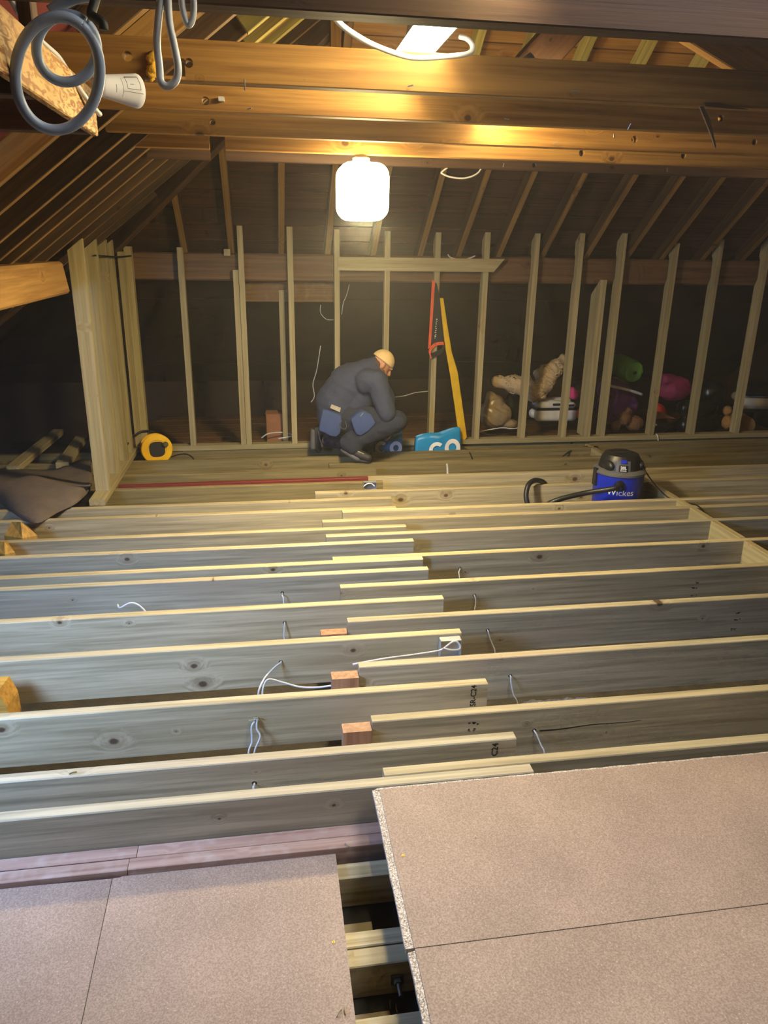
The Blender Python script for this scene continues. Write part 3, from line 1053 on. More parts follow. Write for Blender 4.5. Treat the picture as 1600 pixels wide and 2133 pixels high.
# shavings
SHAV = ['pale shaving at the bottom right corner of the middle panel', 'second pale shaving just left of the one at the middle panel corner', 'shaving in the gap below the bolt', 'shaving in the gap below the bolt, the right one', 'white shaving on the old plate near the right panel', 'white shaving on the second left joist from the panels', 'shaving on the old plate at the far left']
for k, (px, py, z) in enumerate(((718, 2105, -.17), (706, 2110, -.17), (812, 2092, -.303), (825, 2100, -.303), (722, 1760, -.145), (152, 1610, 0), (125, 1690, -.145))):
    p = lvl(px, py, z + .003)
    a = random.uniform(0, 3)
    d = Vector((math.cos(a), math.sin(a), 0))
    o = tube('wood_shaving', [p - d * .012, p + Vector((0, 0, .003)), p + d * .010 + Vector((0.003, 0, .001))], .0012, STUD, None, 5, 4, r2=.0035)
    tag(o, SHAV[k], 'shaving', 'loose wood shavings')

# ------------------------------------------------------------------ stamps on the joists
def stamp(txt, px, py, face_y, size, parent=None):
    p = at(px, py, face_y)
    o = text_mesh('stamp', txt, size, INK, floor, (p.x, face_y - 0.0009, p.z), (0, 0, 1), (-1, 0, 0), 0.0006)
    return o


stamp('SR-C24', 990, 1471, 2.625, 0.034)
stamp('C24', 1036, 1574, 2.249, 0.034)
for px, py in ((1538, 1277), (1536, 1291), (1529, 1311), (1455, 1213), (1447, 1225), (1445, 1240), (986, 1507), (984, 1520)):
    fy = 3.247 if px > 1520 else (3.637 if px > 1400 else 2.423)
    p = at(px, py, fy)
    bm = bmesh.new()
    for q in range(7):
        bmesh.ops.create_cube(bm, size=1, matrix=Matrix.Translation((p.x + random.uniform(-.018, .018), fy - .0006, p.z + random.uniform(-.005, .005))) @ Matrix.Diagonal((random.uniform(.003, .010), .0006, random.uniform(.001, .007), 1)))
    bm_obj('stamp', bm, INK, floor)['kind'] = 'stuff'

# ------------------------------------------------------------------ cables in the floor
def cable(label, pts, r=.0035, mat=WHITEC, name='cable', r2=None, group=None, per=5):
    o = tube(name, pts, r, mat, None, 7, per, r2=r2)
    return tag(o, label, 'cable', group)


def drop(label, joist_back, path, r=.0032, mat=WHITEC):
    """Cable that comes out of a hole in the near face of a joist and hangs in front of it."""
    f = joist_back - TH
    p = at(path[0][0], path[0][1], f)
    pts = [(p.x, f + .02, p.z + .001), (p.x, f - .004, p.z)]
    for k, (px, py) in enumerate(path[1:]):
        pts.append(at(px, py, f - .016 - .012 * k))
    q = Vector(pts[-1])
    pts.append((q.x + .005, q.y - .01, q.z - .09))
    return cable(label, pts, r, mat)


drop('white cable drooping from the hole at the split joist nearest the right panel', 2.470, [(1113, 1522), (1118, 1530), (1127, 1552), (1134, 1568)])
drop('white cable drooping from the joist behind the cracked one on the right', 2.870, [(1063, 1408), (1065, 1425), (1070, 1448), (1078, 1464)])
drop('white cable drooping just right of the metal back box', 3.294, [(1016, 1313), (1021, 1330), (1027, 1345), (1031, 1357)])
drop('short white cable drooping from the right joist two behind the back box', 3.684, [(988, 1240), (991, 1250), (990, 1262), (989, 1270)])
drop('shortest white cable drooping from a right joist, farthest back', 4.070, [(958, 1184), (956, 1192), (957, 1202)])
drop('grey cable pair dropping from the splintered hole in a left joist', 2.672, [(536, 1497), (535, 1518), (542, 1535), (530, 1568)], .004, TWIN)
drop('grey cable beside the pair at the splintered hole', 2.672, [(531, 1500), (524, 1515), (525, 1545), (518, 1568)], .004, TWIN)
drop('stub of grey cable in the hole of the second left joist from the panels', 2.296, [(530, 1633), (529, 1638), (528, 1645)], .004, TWIN)
drop('short grey cable dropping straight from a left joist near the middle', 3.488, [(593, 1297), (592, 1310), (592, 1330)], .0034, TWIN)
drop('tiny cable end at the knotty left joist hole', 3.868, [(588, 1236), (588, 1241), (590, 1246)], .003)
f3 = 3.118 - TH
p = at(585, 1379, f3)
cable('grey cable bent down from a left joist hole', [(p.x, f3 + .02, p.z), (p.x, f3 - .004, p.z)] + [at(572, 1390, f3 - .03), at(552, 1412, f3 - .08), at(540, 1436, f3 - .13), at(538, 1455, f3 - .14)], .0045, TWIN)
cable('grey cable looping along to the reddish packing block', [at(546, 1452, f3 - .14), at(549, 1430, f3 - .12), at(560, 1415, f3 - .10), at(590, 1422, f3 - .09), at(625, 1431, f3 - .10), at(660, 1432, f3 - .12), at(692, 1428, f3 - .16)], .0045, TWIN)
cable('white cable arched above a left joist, near the daylight side', [lvl(238, 1278, -.06) + Vector((0, .1, 0)), at(250, 1266, 3.62), at(271, 1256, 3.62), at(288, 1260, 3.62), at(302, 1273, 3.62), at(310, 1290, 3.62)], .0045)
cable('white forked cable standing up between two far joists', [at(923, 1016, 5.72), at(927, 1000, 5.74), at(932, 990, 5.76), at(932, 975, 5.78), at(931, 966, 5.78)], .008, TWIN)
cable('second leg of the forked cable between two far joists', [at(944, 1015, 5.72), at(938, 1002, 5.74), at(934, 990, 5.755)], .007, TWIN)


# galvanised back boxes for sockets
def back_box(label, x, y, z, s=.075, cablepts=None):
    t = thing('back_box', label, 'box', (x, y, z))
    d, th = .045, .0016
    box('back_plate', x - s / 2, x + s / 2, y - th, y, z - s / 2, z + s / 2, GALV, t, .0002)
    for a, b_, c, e in ((-1, -1, -1, 1), (1, 1, -1, 1), (-1, 1, -1, -1), (-1, 1, 1, 1)):
        x0, x1 = x + a * s / 2 - (th if a == b_ and a > 0 else 0), x + b_ * s / 2 + (th if a == b_ and a < 0 else 0)
        z0, z1 = z + c * s / 2 - (th if c == e and c > 0 else 0), z + e * s / 2 + (th if c == e and c < 0 else 0)
        box('side_plate', x0, x1, y - d, y, z0, z1, GALV, t, .0002)
    cyl('fixing_screw', (x + .01, y - .004, z + .018), (x + .01, y - .001, z + .018), .006, STEEL, t, 10)
    return t


q = at(935, 1340, 3.068)
back_box('galvanised metal back box fixed to the end of a left joist, cable coiled inside', q.x, 3.069, q.z - .012, .10)
cable('white cable running from behind a right joist into the near back box', [at(735, 1384, 2.90), at(800, 1372, 2.93), at(860, 1364, 2.97), at(905, 1357, 3.0), at(922, 1352, 3.01), at(945, 1336, 3.02), at(957, 1342, 3.02), at(957, 1352, 3.01), at(940, 1354, 3.0), at(924, 1350, 3.0)], .0045)
q = at(770, 1012, 5.515)
back_box('small galvanised back box on a far left joist, behind the red strip', q.x, 5.522, q.z - .01, .10)
cable('loop of cable curled in the far back box', [at(757, 1014, 5.47), at(765, 1008, 5.48), at(775, 1008, 5.48), at(780, 1013, 5.47)], .005)

# long drying crack running right from a drilled hole, torn fibres at another hole
fy = 2.423
up_, lo_ = [], []
for k in range(15):
    w = k / 14
    p = at(1124 + (1335 - 1124) * w, 1522 - 22.5 * w + 1.2 * math.sin(w * 9), fy)
    h = .0026 * (1 - w) + .0004
    up_.append((p.x, fy - .0008, p.z + h)); lo_.append((p.x, fy - .0008, p.z - h))
prism('drying_crack', up_ + lo_[::-1], (0, .0012, 0), INK, floor)
for q in ((518, 1501, .0), (527, 1496, .4)):
    p = at(q[0], q[1], 2.615)
    prism('torn_fibre', [p, p + Vector((.022, -.004, -.004)), p + Vector((.021, -.003, .004))], (0, .004, 0), STUD, floor)
# sawn block end at the very left, and loose fill between two right joists
p = at(4, 1478, 2.86)
prism('rafter_foot', [(p.x - .10, p.y, -.26), (p.x + .022, p.y, -.26), (p.x + .020, p.y, p.z + .01), (p.x - .004, p.y, p.z + .085), (p.x - .10, p.y, p.z + .085)], (.01, .12, 0), YELW, floor)
soft_ = blob('loose_fill', [('c', (1.12, 2.765, -.262), .055, (1.42, 2.765, -.262), .05), ('e', (1.30, 2.76, -.225), (.03, .025, .03))], plain('grey_loose_fill', srgb(150, 148, 146), .95, bump=1.0, bscale=70, vary=.4, vscale=60), floor, .010, 1, rough=.008, rscale=40)
soft_['kind'] = 'stuff'

# ------------------------------------------------------------------ loose things on the joists
# red strip lying between two far left joists
a, b = at(247, 1005, 5.612), at(766, 994, 5.612)
o = beam('red_strip', (a.x, 5.60, -0.012), (b.x, 5.60, -0.004), .042, .05, REDP, None)
tag(o, 'long dark red painted strip lying between two left joists', 'strip')

# felt sheet folded over the joists by the left wall
edge_px = [(-90, 1000), (-40, 1022), (0, 1046), (40, 1076), (78, 1089), (118, 1068), (160, 1047), (188, 1020)]
crest_px = [(-90, 1006), (-40, 1004), (0, 1001), (36, 996), (66, 990), (104, 1001), (146, 1011), (190, 1012)]
back_px = [(-90, 978), (-40, 977), (0, 976), (50, 977), (108, 978), (140, 968), (166, 958), (189, 956)]
rows = []
for k in range(8):
    e_ = lvl(*edge_px[k], .012 if k < 6 else .03)
    c_ = lvl(*crest_px[k], .115 - .008 * abs(k - 4))
    b_ = lvl(*back_px[k], .020)
    rows.append(smooth_path([e_, e_.lerp(c_, .33) + Vector((0, 0, .028)), e_.lerp(c_, .7) + Vector((0, 0, .022)), c_, c_.lerp(b_, .4) + Vector((0, 0, -.035)), b_], 3))
cols = len(rows[0])
fine = []
for j in range(cols):
    fine.append(smooth_path([r[j] for r in rows], 4))
vs, fs = [], []
W = len(fine[0])
for j in range(cols):
    for i in range(W):
        vs.append(fine[j][i])
for j in range(cols):
    for i in range(W):
        vs.append(fine[j][i] + Vector((0, 0.002, -.006)))
M_ = cols * W
for j in range(cols - 1):
    for i in range(W - 1):
        k = j * W + i
        fs.append([k, k + 1, k + W + 1, k + W])
        fs.append([M_ + k, M_ + k + W, M_ + k + W + 1, M_ + k + 1])
edge = [j * W for j in range(cols)] + [(cols - 1) * W + i for i in range(1, W)] + [j * W + W - 1 for j in range(cols - 2, -1, -1)] + [i for i in range(W - 2, 0, -1)]
for k in range(len(edge)):
    e0, e1 = edge[k], edge[(k + 1) % len(edge)]
    fs.append([e0, e1, M_ + e1, M_ + e0])
o = mesh_obj('felt_sheet', vs, fs, FELTS, None, smooth=True)
tag(o, 'grey brown felt sheet slumped over the joists by the left wall', 'sheet')

# cable reel
rc = Vector((-0.95, 6.475, 0.065))
ax = Vector((0.28, -0.94, 0.12)).normalized()
t = thing('cable_reel', 'yellow cable reel with black hub behind the left joists', 'cable reel', (rc.x, rc.y, -0.32))
lathe('front_disc', [(0.02, -.006), (.124, -.006), (.130, 0), (.124, .006), (.08, .009), (.075, .004), (0.02, .004)], rc + ax * .045, ax, YEL, t, 40)
lathe('rear_disc', [(0.02, -.004), (.128, -.004), (.128, .004), (0.02, .004)], rc - ax * .045, ax, YEL, t, 40)
lathe('cable_winding', [(0.03, -.04)] + [(.098 + (.004 if i % 2 else 0), -.04 + i * .008) for i in range(11)] + [(0.03, .04)], rc, ax, BLACKC, t, 32)
f_ = frame(ax)
hub = []
for k in range(24):
    a = 2 * math.pi * k / 24
    rr = .064 / (abs(math.cos(a)) ** 3.2 + abs(math.sin(a)) ** 3.2) ** (1 / 3.2)
    hub.append(rc + ax * .049 + f_.col[1] * rr * math.cos(a) + f_.col[2] * rr * math.sin(a))
prism('hub_panel', hub, ax * .008, BLKP, t)
k0 = rc + ax * .05 + (Vector((1, .3, 0)).normalized() * .072 + Vector((0, 0, .038)))
lathe('winding_knob', [(.016, 0), (.022, .006), (.022, .026), (.015, .032)], k0, ax, plain('olive_knob', srgb(86, 80, 30), .5), t, 20)
cyl('disc_hole', rc + ax * .049 + Vector((-.08, -.02, -.03)), rc + ax * .052 + Vector((-.08, -.02, -.03)), .011, HOLE, t, 12)
for s in (-1, 1):
    tube('stand_leg', [rc + ax * (-.068) + Vector((.05 * s, 0, .0)), rc + ax * (-.075) + Vector((.08 * s, 0, -.12)), Vector((rc.x + .09 * s, rc.y + .03 * s, -.315))], .007, STEEL, t, 8, 3)
cable('black flex looping from the cable reel onto the joist', [at(357, 952, 6.44), at(372, 947, 6.42), at(388, 946, 6.40), at(400, 952, 6.36), at(404, 958, 6.33)], .006, BLACKC)
cable('black flex bundle curling behind the yellow reel to the left wall', [at(262, 930, 6.36), at(274, 914, 6.50), at(292, 900, 6.585), at(312, 898, 6.59), at(326, 902, 6.59)], .010, BLACKC)
cable('black strap stretched across the corner studs of the left wall', [at(198, 532, 5.78), at(222, 534, 6.10), at(248, 535, 6.40), at(273, 533, 6.595)], .006, BLACKC)
cable('white conduit curl on the floor behind the far left studs', [at(545, 912, 6.8), at(560, 903, 6.85), at(590, 901, 6.9), at(612, 907, 6.85), at(600, 910, 6.8), at(580, 914, 6.78)], .006, TWIN)


# ------------------------------------------------------------------ shopping bags
def shopping_bag(label, x0, x1, y, zb, zl_, zr_, mat, letters):
    t = thing('shopping_bag', label, 'bag', ((x0 + x1) / 2, y, zb))
    n, m_ = 22, 8
    d = .12
    ring = []
    for k in range(n):
        u = k / (n - 1)
        ring.append((x0 + (x1 - x0) * u, 0))
    outer = [(x, -d / 2) for x, _ in ring] + [(x, d / 2) for x, _ in reversed(ring)]
    vs, fs = [], []
    K = len(outer)
    for j in range(m_ + 1):
        w = j / m_
        for k, (x, yy) in enumerate(outer):
            u = (x - x0) / (x1 - x0)
            top = zl_ + (zr_ - zl_) * u + .012 * math.sin(u * 9)
            z = zb + (top - zb) * w
            pinch = 1 - .55 * w * (0.6 + .4 * math.sin(u * 7 + 1))
            bul = .012 * noise.noise(Vector((x * 14, yy * 9, z * 14)))
            vs.append(Vector((x + (u - .5) * .03 * (1 - w), y + yy * pinch + bul, z)))
    for j in range(m_):
        for k in range(K):
            k2 = (k + 1) % K
            fs.append([j * K + k, j * K + k2, (j + 1) * K + k2, (j + 1) * K + k])
    fs.append(list(range(K))[::-1])
    o = mesh_obj('bag_body', vs, fs, mat, t, smooth=True)
    sd = o.modifiers.new('s', 'SOLIDIFY'); sd.thickness = .003
    apply_mods(o)

    def front(u, z):
        x = x0 + (x1 - x0) * u
        top = zl_ + (zr_ - zl_) * u
        w = (z - zb) / (top - zb)
        pinch = 1 - .55 * w * (0.6 + .4 * math.sin(u * 7 + 1))
        return Vector((x + (u - .5) * .03 * (1 - w), y - d / 2 * pinch - .016, z))
    for (kind, u, z, rx, rz, sw) in letters:
        vs, fs = [], []
        a0, a1 = (0, 2 * math.pi) if kind == 'o' else (math.radians(48), math.radians(312))
        S = 32
        for k in range(S + 1):
            a = a0 + (a1 - a0) * k / S
            for q in (1.0, 1 - sw):
                p_ = front(u + rx * q * math.cos(a) / (x1 - x0), z + rz * q * math.sin(a))
                vs.append(p_)
        for k in range(S):
            fs.append([2 * k, 2 * k + 1, 2 * k + 3, 2 * k + 2])
        mesh_obj('letter_' + kind, vs, fs, WHT, t)
    # hemmed rim and handle
    rim = [vs_ for vs_ in []]
    return t


shopping_bag('bright blue shopping bag lettered co, standing by the yellow sleeve', 1.33, 1.735, 6.520, -.20, .105, .178, BAGB, [('c', .46, -.004, .070, .074, .46), ('o', .81, .012, .072, .082, .50)])
shopping_bag('teal shopping bag beside the kneeling person, partly behind the knee', .96, 1.20, 6.535, -.20, .10, .165, TEAL, [('o', .74, .02, .055, .062, .55), ('c', .22, .02, .055, .062, .5)])

# ------------------------------------------------------------------ vacuum cleaner
V = Vector((2.612, 5.093, 0))
VR = .183
t = thing('vacuum_cleaner', 'blue and black drum vacuum cleaner standing between joists', 'vacuum cleaner', (V.x, V.y, -.32))
lathe('drum', [(VR * .93, -.255), (VR * .95, -.25), (VR, .150), (VR + .002, .162)], V, (0, 0, 1), BLUEV, t, 48)
lathe('base', [(VR * .9, -.295), (VR * .99, -.292), (VR * .99, -.235), (VR * .95, -.23)], V, (0, 0, 1), BLKP, t, 40)
for a in (40, 140, 220, 320):
    c = V + Vector((math.cos(math.radians(a)) * .14, math.sin(math.radians(a)) * .14, -.306))
    lathe('castor', [(.013, -.008), (.014, -.006), (.014, .006), (.013, .008)], c, (1, 0.3, 0), BLKP, t, 14)
lathe('lid_rim', [(VR + .004, .156), (VR + .010, .162), (VR + .010, .176), (VR * .97, .190), (VR * .86, .198)], V, (0, 0, 1), GREYP, t, 48)
lathe('motor_head', [(VR * .86, .19), (VR * .84, .225), (VR * .78, .270), (VR * .68, .300), (VR * .45, .312), (.01, .314)], V, (0, 0, 1), BLKP, t, 48)
for s in (-1, 1):   # shoulders of the motor head
    blob('head_shoulder', [('e', V + Vector((s * .115, -.03, .225)), (.042, .10, .050)), ('c', V + Vector((s * .12, -.08, .20)), .018, V + Vector((s * .09, -.05, .28)), .018)], BLKP, t, .012, 3)
bx = blob('carry_handle', [('c', V + Vector((-.07, -.02, .308)), .014, V + Vector((.07, -.02, .310)), .014), ('e', V + Vector((0, .03, .305)), (.09, .06, .018))], BLKP, t, .010, 3)
for s in (-1, 1):
    box('clip', V.x + s * (VR + .004) - .012, V.x + s * (VR + .004) + .012, V.y - .025, V.y + .025, .06, .19, BLKP, t, .004)


def wrapv(r, ang0, z0, tilt=0):
    def g(x, y):
        a = ang0 + x / r
        return V + Vector((math.sin(a) * (r), -math.cos(a) * r, z0 + y))
    return g


# front badge column and writing
w = wrapv(VR * .855 + .004, -.12, .17)
def patch(name, r, a0, a1, z0, z1, mat, dz=0.0, rtop=None):
    vs, fs = [], []
    for k in range(9):
        a = a0 + (a1 - a0) * k / 8
        for (zz, rr) in ((z0, r), (z1, rtop or r)):
            vs.append(V + Vector((math.sin(a) * rr, -math.cos(a) * rr, zz)))
    for k in range(8):
        fs.append([2 * k, 2 * k + 2, 2 * k + 3, 2 * k + 1])
    o = mesh_obj(name, vs, fs, mat, t)
    sd = o.modifiers.new('s', 'SOLIDIFY'); sd.thickness = .004
    apply_mods(o)
    return o
AV = -.30
patch('front_column', VR * .88, AV - .34, AV + .34, .192, .275, GREYP, rtop=VR * .80)
patch('badge', VR * .90, AV - .20, AV + .20, .198, .246, BLKP, rtop=VR * .855)
patch('switch', VR * .86, AV - .15, AV + .15, .262, .284, BLUEV, rtop=VR * .775)
ra = VR * .895 + .003
text_mesh('badge_text', '20L', .030, WHT, t, None, (1, 0, 0), (0, 0, 1), .0012, lambda x, y: V + Vector((math.sin(AV + (x) / ra) * (ra - y * .16), -math.cos(AV + (x) / ra) * (ra - y * .16), .219 + y)), 'CENTER')
text_mesh('badge_text', 'POWER', .013, WHT, t, None, (1, 0, 0), (0, 0, 1), .0006, lambda x, y: V + Vector((math.sin(AV + (x) / ra) * (ra + .002), -math.cos(AV + (x) / ra) * (ra + .002), .203 + y)), 'CENTER')
rb = VR + .0025
text_mesh('drum_lettering', 'Wickes', .066, WHT, t, None, (1, 0, 0), (0, 0, 1), .0004, lambda x, y: V + Vector((math.sin(-.86 + x / rb) * rb, -math.cos(-.86 + x / rb) * rb, .022 + y)))
# hose: stub on the drum, tube down into the bay, arch over the joist behind
pa = V + Vector((math.sin(-.40) * (VR + .0), -math.cos(-.40) * VR, .105))
lathe('hose_socket', [(.034, -.01), (.034, .02), (.027, .03), (.027, .06)], pa, (-.5, -.62, -.12), BLKP, t, 20)
hp = [pa + Vector((-.02, -.02, 0)), pa + Vector((-.06, -.045, -.01)), at(1225, 1026, 4.96), at(1180, 1036, 4.98), at(1150, 1046, 5.0), at(1120, 1062, 5.06), at(1104, 1058, 5.12), at(1096, 1035, 5.16), at(1100, 1012, 5.20), at(1110, 1002, 5.25), at(1122, 1001, 5.31), at(1134, 1006, 5.37), at(1140, 1018, 5.42)]
tube('hose', hp, .0185, BLKP, t, 14, 14, ribs=.0016)
tube('power_lead', [V + Vector((.15, -.02, .23)), at(1350, 990, 5.02), at(1362, 1006, 5.00), at(1380, 1026, 4.96), at(1400, 1041, 4.90), at(1422, 1047, 4.80), at(1445, 1050, 4.74), at(1462, 1060, 4.62), at(1468, 1075, 4.55)], .005, BLACKC, t, 7, 5)
cable('black cable humped over the far right joist behind the vacuum', [at(1172, 952, 6.30), at(1184, 942, 6.36), at(1200, 935, 6.42), at(1222, 930, 6.46), at(1246, 931, 6.48)], .007, BLACKC)
cable('black cable dipping between the far joists beside the blue bag', [at(968, 934, 6.46), at(974, 937, 6.43), at(980, 946, 6.36), at(984, 956, 6.28)], .006, BLACKC)
cable('white cable bent over the far sole plate at the right', [at(1362, 904, 6.66), at(1368, 905, 6.60), at(1371, 912, 6.585), at(1371, 920, 6.58)], .005)

# ------------------------------------------------------------------ kneeling person (faces right and down)
Hc = Vector((0.968, 6.28, 0.800))
hu = Vector((0.62, 0.06, 0.78)).normalized()
hf = Vector((0.78, 0.10, -0.62))
hf = (hf - hu * hf.dot(hu)).normalized()
hs = hf.cross(hu)
HR = Matrix((hf, hs, hu)).transposed()
H = lambda a, b, c: Hc + hf * a + hs * b + hu * c


def hand(w, d, up):
    """Palm with four bent fingers and a thumb off its side, from wrist w along d; up = back of the hand."""
    w, d, up = Vector(w), Vector(d).normalized(), Vector(up)
    s = d.cross(up).normalized()
    up = s.cross(d)
    pr = [('e', w + d * .045, (.048, .042, .016), Matrix((d, s, up)).transposed())]
    for k, L in enumerate((.062, .072, .068, .052)):
        o_ = (k - 1.5) * .021
        a = w + d * .082 + s * o_
        b = a + d * L * .5 - up * .012
        c = b + d * L * .3 - up * .030
        pr += [('c', a, .0095, b, .009), ('c', b, .009, c, .0078)]
    a = w + d * .03 - s * .036
    b = a + d * .035 - s * .026 - up * .008
    c = b + d * .026 + s * .004 - up * .014
    return pr + [('c', a, .012, b, .0105), ('c', b, .0105, c, .009)]


rsh, rel, rwr = Vector((.905, 6.10, .690)), Vector((.985, 6.06, .430)), Vector((1.04, 6.26, .28))
lsh, lel, lwr = Vector((.925, 6.46, .705)), Vector((1.05, 6.46, .46)), Vector((1.03, 6.38, .28))
rhip, rkn, ran = Vector((.70, 6.22, .36)), Vector((1.075, 6.10, .345)), Vector((.675, 6.135, .165))
lhip, lkn, lan = Vector((.66, 6.42, .34)), Vector((.86, 6.40, .080)), Vector((.47, 6.40, .12))
body = [('e', H(.0, 0, .0), (.086, .069, .104), HR), ('e', H(.035, 0, -.06), (.062, .055, .062), HR),
        ('c', (.885, 6.28, .755), .058, H(-.03, 0, -.06), .055),
        ('c', (.62, 6.32, .38), .12, (.72, 6.30, .62), .125), ('c', (.72, 6.30, .62), .125, (.87, 6.28, .71), .10),
        ('c', rsh, .055, rel, .046), ('c', rel, .046, rwr, .030), ('c', lsh, .055, lel, .046), ('c', lel, .046, lwr, .030),
        ('c', (.86, 6.28, .70), .08, rsh, .055), ('c', (.86, 6.28, .70), .08, lsh, .055),
        ('c', (.64, 6.32, .36), .11, rhip, .085), ('c', (.64, 6.32, .36), .11, lhip, .085),
        ('c', rhip, .085, rkn, .055), ('c', rkn, .055, ran, .040), ('c', lhip, .085, lkn, .055), ('c', lkn, .055, lan, .040),
        ('c', ran, .04, (.76, 6.08, .07), .03), ('c', lan, .04, (.425, 6.385, .06), .03)]
body += [('c', H(.088, 0, .012), .012, H(.112, 0, -.030), .015), ('e', H(.085, 0, -.062), (.014, .026, .008), HR),
         ('e', H(.080, .03, .018), (.012, .016, .010), HR), ('e', H(.080, -.03, .018), (.012, .016, .010), HR),
         ('e', H(-.005, .076, -.005), (.020, .010, .032), HR), ('e', H(-.005, -.076, -.005), (.020, .010, .032), HR)]
body += hand(rwr, (.10, .25, -.96), (.9, .1, .1)) + hand(lwr, (.05, -.1, -.99), (.9, .1, .1))
person = blob('person', body, SKIN, None, .0075, 3)
tag(person, 'person in navy work clothes and beige cap, kneeling bent over between joists and far wall', 'person')
blob('jacket', [('e', (.575, 6.32, .37), (.15, .185, .15)), ('c', (.60, 6.32, .45), .172, (.725, 6.30, .655), .152),
                ('c', (.725, 6.30, .655), .152, (.87, 6.28, .735), .112), ('c', (.87, 6.28, .735), .10, (.915, 6.28, .785), .072),
                ('c', (.72, 6.30, .46), .15, (.86, 6.28, .62), .12), ('c', (.585, 6.31, .48), .165, (.675, 6.30, .635), .150), ('c', (.83, 6.14, .68), .098, rsh, .082), ('c', (.85, 6.42, .69), .098, lsh, .082),
                ('c', rsh, .084, rel, .070), ('c', rel, .070, rwr - (rwr - rel) * .12, .050),
                ('c', lsh, .084, lel, .070), ('c', lel, .070, lwr - (lwr - lel) * .12, .050)], NAVY, person, .012, 2, rscale=9, folds=.0075)
blob('trousers', [('e', (.63, 6.32, .33), (.15, .185, .14)), ('c', rhip, .120, rkn, .088), ('c', rkn, .084, ran, .074), ('c', ran, .074, ran + Vector((.04, -.02, -.03)), .072),
                  ('c', lhip, .108, lkn, .078), ('c', lkn, .076, lan + Vector((.06, 0, 0)), .060)], JEAN, person, .012, 2, rscale=10, folds=.0075)
# cap: a knitted dome that ends on a clean edge slanting from nape to brow
bm = bmesh.new()
bmesh.ops.create_uvsphere(bm, u_segments=28, v_segments=18, radius=1)
bmesh.ops.bisect_plane(bm, geom=bm.verts[:] + bm.edges[:] + bm.faces[:], plane_co=(0, 0, .02), plane_no=(0, 0, 1), clear_inner=True)
M3 = Matrix.Translation(H(-.004, 0, .022)) @ HR.to_4x4() @ Matrix.Diagonal((.096, .080, .096, 1))
bmesh.ops.transform(bm, matrix=M3, verts=bm.verts)
cap = bm_obj('cap', bm, CAPM, person, smooth=True)
sd = cap.modifiers.new('s', 'SOLIDIFY'); sd.thickness = .006; sd.offset = 1
apply_mods(cap)
blob('hair', [('e', H(-.032, .0, -.026), (.066, .074, .048), HR), ('e', H(.030, .055, -.055), (.03, .018, .03), HR), ('e', H(.030, -.055, -.055), (.03, .018, .03), HR), ('e', H(.045, 0, -.085), (.050, .050, .040), HR)], HAIR, person, .008, 2, rough=.003, rscale=60)
for s in (-1, 1):
    c = H(.089, .03 * s, .018)
    bm = bmesh.new()
    bmesh.ops.create_uvsphere(bm, u_segments=10, v_segments=8, radius=.008, matrix=Matrix.Translation(c))
    bm_obj('eye', bm, WHT, person, smooth=True)


def shoe(heel, ball, toe, sole_dir):
    heel, ball, toe, sd_ = Vector(heel), Vector(ball), Vector(toe), Vector(sole_dir).normalized()
    s = blob('shoe', [('c', heel, .042, ball, .045), ('c', ball, .045, toe, .034), ('c', heel - sd_ * .05, .046, heel, .042), ('c', heel - sd_ * .02, .04, ball, .044)], SHOE, person, .009, 2)
    so = blob('shoe_sole', [('c', heel + sd_ * .036, .020, ball + sd_ * .038, .022), ('c', ball + sd_ * .038, .022, toe + sd_ * .026, .018),
                            ('c', heel + sd_ * .034 + Vector((0, .02, 0)), .022, ball + sd_ * .036 + Vector((0, .022, 0)), .024), ('c', heel + sd_ * .034 - Vector((0, .02, 0)), .022, ball + sd_ * .036 - Vector((0, .022, 0)), .024)], SOLE, s, .008, 1)
    tube('shoe_stripe', [heel - sd_ * .03 + Vector((-.02, -.046, 0)), (heel + ball) / 2 - sd_ * .022 + Vector((0, -.050, 0)), ball - sd_ * .018 + Vector((.03, -.048, 0))], .004, BEIGE, s, 6, 4)
    return s


shoe((.640, 6.150, .132), (.755, 6.080, .075), (.830, 6.040, .052), (-.42, 0, -.9))
shoe((.425, 6.395, .215), (.425, 6.390, .075), (.435, 6.385, .050), (-1, 0, -.15))


def flat_from_px(name, pts, y, d, mat, parent):
    return prism(name, [at(px, py, y) for px, py in pts], (0, d, 0), mat, parent)


p1 = flat_from_px('tool_pouch', [(731, 874), (745, 862), (757, 856), (772, 862), (777, 868), (784, 882), (770, 897), (752, 909), (742, 905), (736, 890)], 6.030, .10, NAVYP, person)
p2 = flat_from_px('tool_pouch', [(664, 897), (668, 874), (673, 852), (690, 858), (712, 866), (712, 884), (709, 903), (700, 911), (688, 909), (678, 903)], 6.075, .06, NAVYP, person)
for p_ in (p1, p2):
    bv = p_.modifiers.new('b', 'BEVEL'); bv.width = .012; bv.segments = 3; bv.limit_method = 'ANGLE'
    apply_mods(p_)
    for q in p_.data.polygons: q.use_smooth = True
o = flat_from_px('back_label', [(691, 842.5), (710, 850), (708, 858.5), (688, 850)], 6.128, .012, BEIGE, person)
for pts in ([(706, 880), (709, 890), (718, 894), (722, 888), (719, 877)], [(712, 876), (707, 884), (712, 892)]):
    tube('tool_loop', [at(px, py, 6.066) for px, py in pts], .0022, STEEL, person, 6, 4)
tube('pencil', [at(751, 867, 6.026), at(757, 860, 6.026)], .0022, BEIGE, p1, 6, 2)

